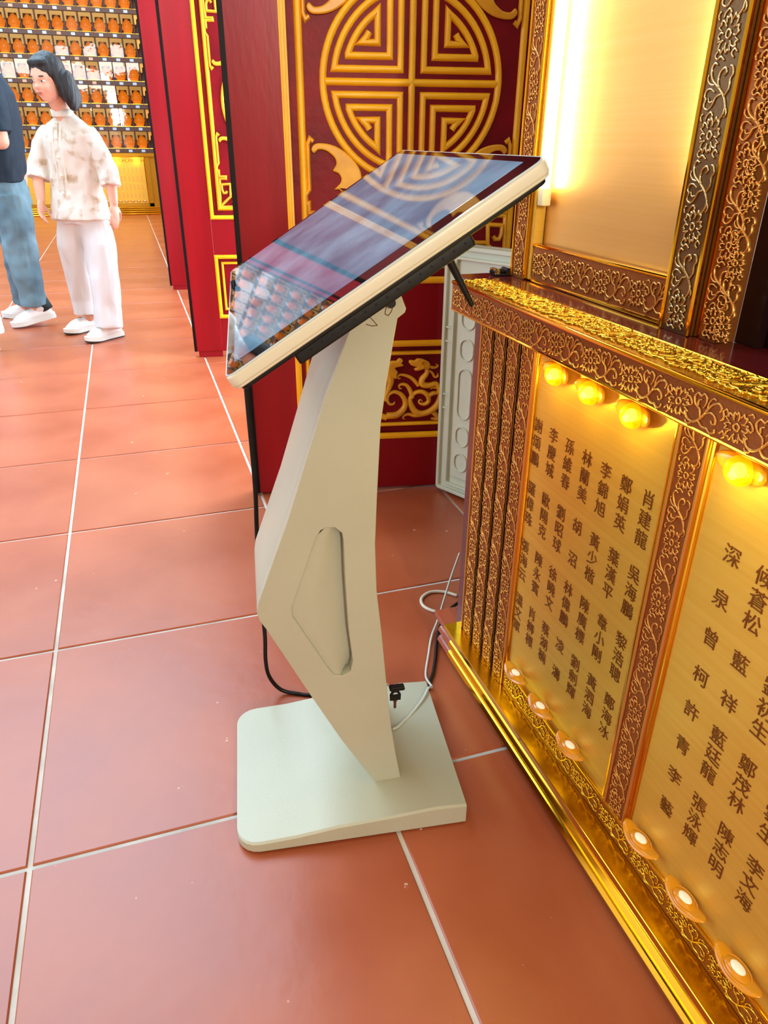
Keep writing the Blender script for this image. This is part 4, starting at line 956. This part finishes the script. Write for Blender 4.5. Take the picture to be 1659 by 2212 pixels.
def front(z, dx=0., out=.004):
    ring = [(.675, .118), (.72, .116), (.82, .108), (.92, .106), (1.02, .105), (1.085, .098), (1.13, .082), (1.16, .070), (1.185, .058)]
    cs = [(.045, 3.855), (.047, 3.855), (.052, 3.855), (.056, 3.85), (.058, 3.845), (.058, 3.845), (.057, 3.84), (.055, 3.835), (.050, 3.825)]
    for (za, ra), (zb, rb), c0, c1 in zip(ring, ring[1:], cs, cs[1:]):
        if z <= zb: f = (z-za)/(zb-za); break
    r = ra+(rb-ra)*f; c = V3((c0[0]+(c1[0]-c0[0])*f, c0[1]+(c1[1]-c0[1])*f, z))
    return c+FW*(r*math.sqrt(max(0, 1-(dx/.155)**2))+out)+LW*dx
for dx in (-.028, .026):
    bm = NB(); tube(bm, [front(z, dx, .004) for z in [.86+.03*k for k in range(10)]], .0032, 6, round_caps=True); obj('placket_seam', bm, MT['button'], bl, smooth=True)
for z in (1.150, 1.075, .985, .895, .805):
    bm = NB(); ell(bm, front(z, 0, .006), (.0075, .0075, .0075), 10, 8); obj('button', bm, MT['button'], bl, smooth=True)
bm = NB(); tube(bm, [front(z, .004, .002) for z in [.69+.03*k for k in range(16)]], .0022, 6); obj('placket_line', bm, MT['skirt' if False else 'beigecable'], bl, smooth=True)
bm = NB()
loft(bm, [ringE((.047, 3.855, .78), .135, .095, LW, FW, 24), ringE((.047, 3.855, .70), .150, .105, LW, FW, 24), ringE((.047, 3.855, .64), .150, .105, LW, FW, 24)])
for P in ([(-.005, 3.893, .655), (-.025, 3.915, .52), (-.032, 3.945, .35), (-.025, 3.975, .20), (-.030, 3.97, .105)], [(.106, 3.815, .655), (.125, 3.775, .52), (.122, 3.745, .35), (.118, 3.735, .20), (.105, 3.715, .070)]):
    tube(bm, [V3(p) for p in P], [.088, .090, .082, .077, .076], 18)
cloth('trousers', bm, .0065, 'trouser', wm, .013, (10, 10, 4), 9, 3)
TD = V3((-.80, -.60, 0))
shoe(wm, (.035, 4.045, .0), TD, .245, .092, 0, True, 'soledark')
shoe(wm, (.165, 3.790, .0), TD, .245, .092, 0, True, 'soledark')

# ---- man in navy T-shirt and jeans, seen from the side at the left edge
FM_ = V3((-1, -.08, 0)).normalized(); LM = V3((-FM_.y, FM_.x, 0))
mn = thing('person', 'person in a navy T-shirt and blue jeans walking left in white sneakers', 'person', (-.38, 4.25, 0))
bm = NB(); hcm = V3((-.43, 4.28, 1.60)); MM = head_parts(bm, hcm, (-1, -.1), 1.05, .1)
limb(bm, [(-.36, 4.28, 1.36), (-.385, 4.28, 1.44), (-.40, 4.28, 1.52)], [.066, .056, .056])
limb(bm, [(-.36, 4.27, .86), (-.355, 4.27, 1.1), (-.35, 4.27, 1.3)], [.12, .13, .12])
limb(bm, [(-.345, 4.10, 1.33), (-.325, 4.07, 1.20), (-.315, 4.05, 1.06)], [.052, .048, .043]); limb(bm, [(-.315, 4.05, 1.06), (-.40, 4.03, 1.055), (-.53, 4.05, 1.09)], [.043, .041, .029])
hand(bm, (-.53, 4.05, 1.09), (-1, .1, .15), (0, .9, -.3), 1, 1.05, .5)
limb(bm, [(-.36, 4.45, 1.33), (-.36, 4.48, 1.18), (-.37, 4.46, 1.06)], [.052, .048, .042]); limb(bm, [(-.37, 4.46, 1.06), (-.46, 4.40, 1.06), (-.56, 4.33, 1.09)], [.042, .040, .029])
hand(bm, (-.56, 4.33, 1.09), (-1, -.3, .1), (0, -.9, -.3), -1, 1.05, .5)
for P in ([(-.36, 4.20, .86), (-.365, 4.20, .45), (-.335, 4.22, .11)], [(-.37, 4.34, .86), (-.40, 4.40, .45), (-.43, 4.50, .09)]):
    p = [V3(q) for q in P]; limb(bm, [p[0], p[0].lerp(p[1], .5), p[1], p[1].lerp(p[2], .4), p[2]], [.09, .078, .058, .056, .04])
mb = link('body', voxel(bm, .0065, 4), MT['skin'], mn, smooth=True); head_details(MM, mb)
bm = NB()
def HE2(M, c, r): bmesh.ops.create_uvsphere(bm, u_segments=18, v_segments=12, radius=1, matrix=M @ Matrix.Translation(c) @ Matrix.Diagonal((*r, 1)))
HE2(MM, (-.020, 0, .045), (.094, .080, .082)); HE2(MM, (-.050, 0, .0), (.060, .074, .065)); cloth('hair', bm, .006, 'hair', mn, .002, (60, 60, 20), 4, 3)
bm = NB()
loft(bm, [ringE(c, a, b, LM, FM_, 26) for c, a, b in (((-.375, 4.27, .845), .185, .120), ((-.365, 4.27, .92), .188, .128), ((-.35, 4.27, 1.05), .19, .130), ((-.342, 4.27, 1.18), .195, .132), ((-.345, 4.27, 1.30), .195, .122), ((-.352, 4.275, 1.375), .150, .090), ((-.365, 4.28, 1.42), .075, .068))])
tube(bm, [V3(p) for p in ((-.345, 4.13, 1.325), (-.325, 4.075, 1.21), (-.318, 4.06, 1.10))], [.078, .078, .076], 16); tube(bm, [V3(p) for p in ((-.35, 4.42, 1.325), (-.36, 4.48, 1.21), (-.365, 4.47, 1.10))], [.078, .076, .074], 16)
cloth('tee_shirt', bm, .007, 'navy', mn, .010, (8, 8, 7), 12, 4)
bm = NB()
loft(bm, [ringE((-.37, 4.27, .875), .165, .115, LM, FM_, 24), ringE((-.365, 4.27, .80), .175, .128, LM, FM_, 24), ringE((-.365, 4.27, .72), .175, .125, LM, FM_, 24)])
for P in ([(-.36, 4.195, .78), (-.345, 4.19, .60), (-.352, 4.195, .40), (-.345, 4.21, .25), (-.338, 4.22, .135)], [(-.37, 4.345, .78), (-.385, 4.37, .60), (-.40, 4.40, .40), (-.41, 4.45, .25), (-.42, 4.49, .11)]):
    tube(bm, [V3(p) for p in P], [.115, .105, .090, .082, .080], 18)
cloth('jeans', bm, .007, 'jeans', mn, .013, (9, 9, 8), 15, 3)
shoe(mn, (-.232, 4.225, .052), (-1, -.10, 0), .265, .10, .20, False); shoe(mn, (-.33, 4.52, 0), (-1, .15, 0), .265, .10, 0, False)
bm = NB(); tube(bm, [V3((-.275, 4.222, .10)), V3((-.30, 4.222, .16))], [.042, .042], 14); obj('sock', bm, MT['sock'], mn, smooth=True)
# ---- third person, almost wholly beyond the left edge: only a white trouser leg and shoe show
tp = thing('person', 'person in white trousers and white shoes, only a trouser leg showing at the left edge', 'person', (-.62, 3.62, 0))
bm = NB(); FT = V3((-.3, -.95, 0)).normalized(); LT_ = V3((-FT.y, FT.x, 0)); MTp = head_parts(bm, V3((-.64, 3.60, 1.50)), FT, 1., 0)
limb(bm, [(-.63, 3.63, 1.27), (-.635, 3.62, 1.34), (-.638, 3.61, 1.42)], [.06, .05, .05]); limb(bm, [(-.63, 3.63, .82), (-.63, 3.63, 1.2)], [.12, .12])
for sx in (1, -1):
    a = V3((-.63, 3.63, 1.22))+LT_*.155*sx; b = a+V3((0, 0, -.26))+LT_*.03*sx; c = b+V3((0, 0, -.24))+FT*.05
    limb(bm, [a, b, c], [.046, .038, .026]); hand(bm, c, (0, 0, -1), -LT_*sx, sx, .95, .4)
    h = V3((-.63, 3.63, .82))+LT_*.08*sx; limb(bm, [h, h+V3((0, 0, -.40)), h+V3((0, 0, -.74))], [.085, .055, .036])
tb = link('body', voxel(bm, .008, 4), MT['skin'], tp, smooth=True); head_details(MTp, tb)
bm = NB(); HE2(MTp, (-.020, 0, .045), (.098, .084, .086)); HE2(MTp, (-.055, 0, -.02), (.062, .080, .095)); cloth('hair', bm, .007, 'hair', tp, .002, (60, 60, 20), 6, 3)
bm = NB(); loft(bm, [ringE(c, a, b, LT_, FT, 24) for c, a, b in (((-.63, 3.63, .78), .18, .125), ((-.63, 3.63, 1.0), .165, .115), ((-.63, 3.63, 1.2), .165, .11), ((-.63, 3.63, 1.27), .12, .08), ((-.632, 3.625, 1.31), .06, .06))])
for sx in (1, -1):
    a = V3((-.63, 3.63, 1.22))+LT_*.14*sx; tube(bm, [a, a+V3((0, 0, -.22))+LT_*.05*sx], [.066, .066], 14)
cloth('blouse', bm, .008, 'trouser', tp, .007, (9, 9, 5), 21, 4)
bm = NB(); loft(bm, [ringE((-.63, 3.63, .84), .15, .11, LT_, FT, 22), ringE((-.63, 3.63, .70), .165, .115, LT_, FT, 22)])
for sx in (1, -1):
    h = V3((-.63, 3.63, .76))+LT_*.085*sx; tube(bm, [h, h+V3((0, 0, -.30))+LT_*.012*sx, h+V3((0, 0, -.66))+LT_*.03*sx], [.10, .088, .078], 16)
cloth('trousers', bm, .008, 'trouser', tp, .007, (9, 9, 3), 23, 4)
for sx in (1, -1): shoe(tp, V3((-.63, 3.68, 0))+LT_*.115*sx, FT, .23, .088, 0, False)
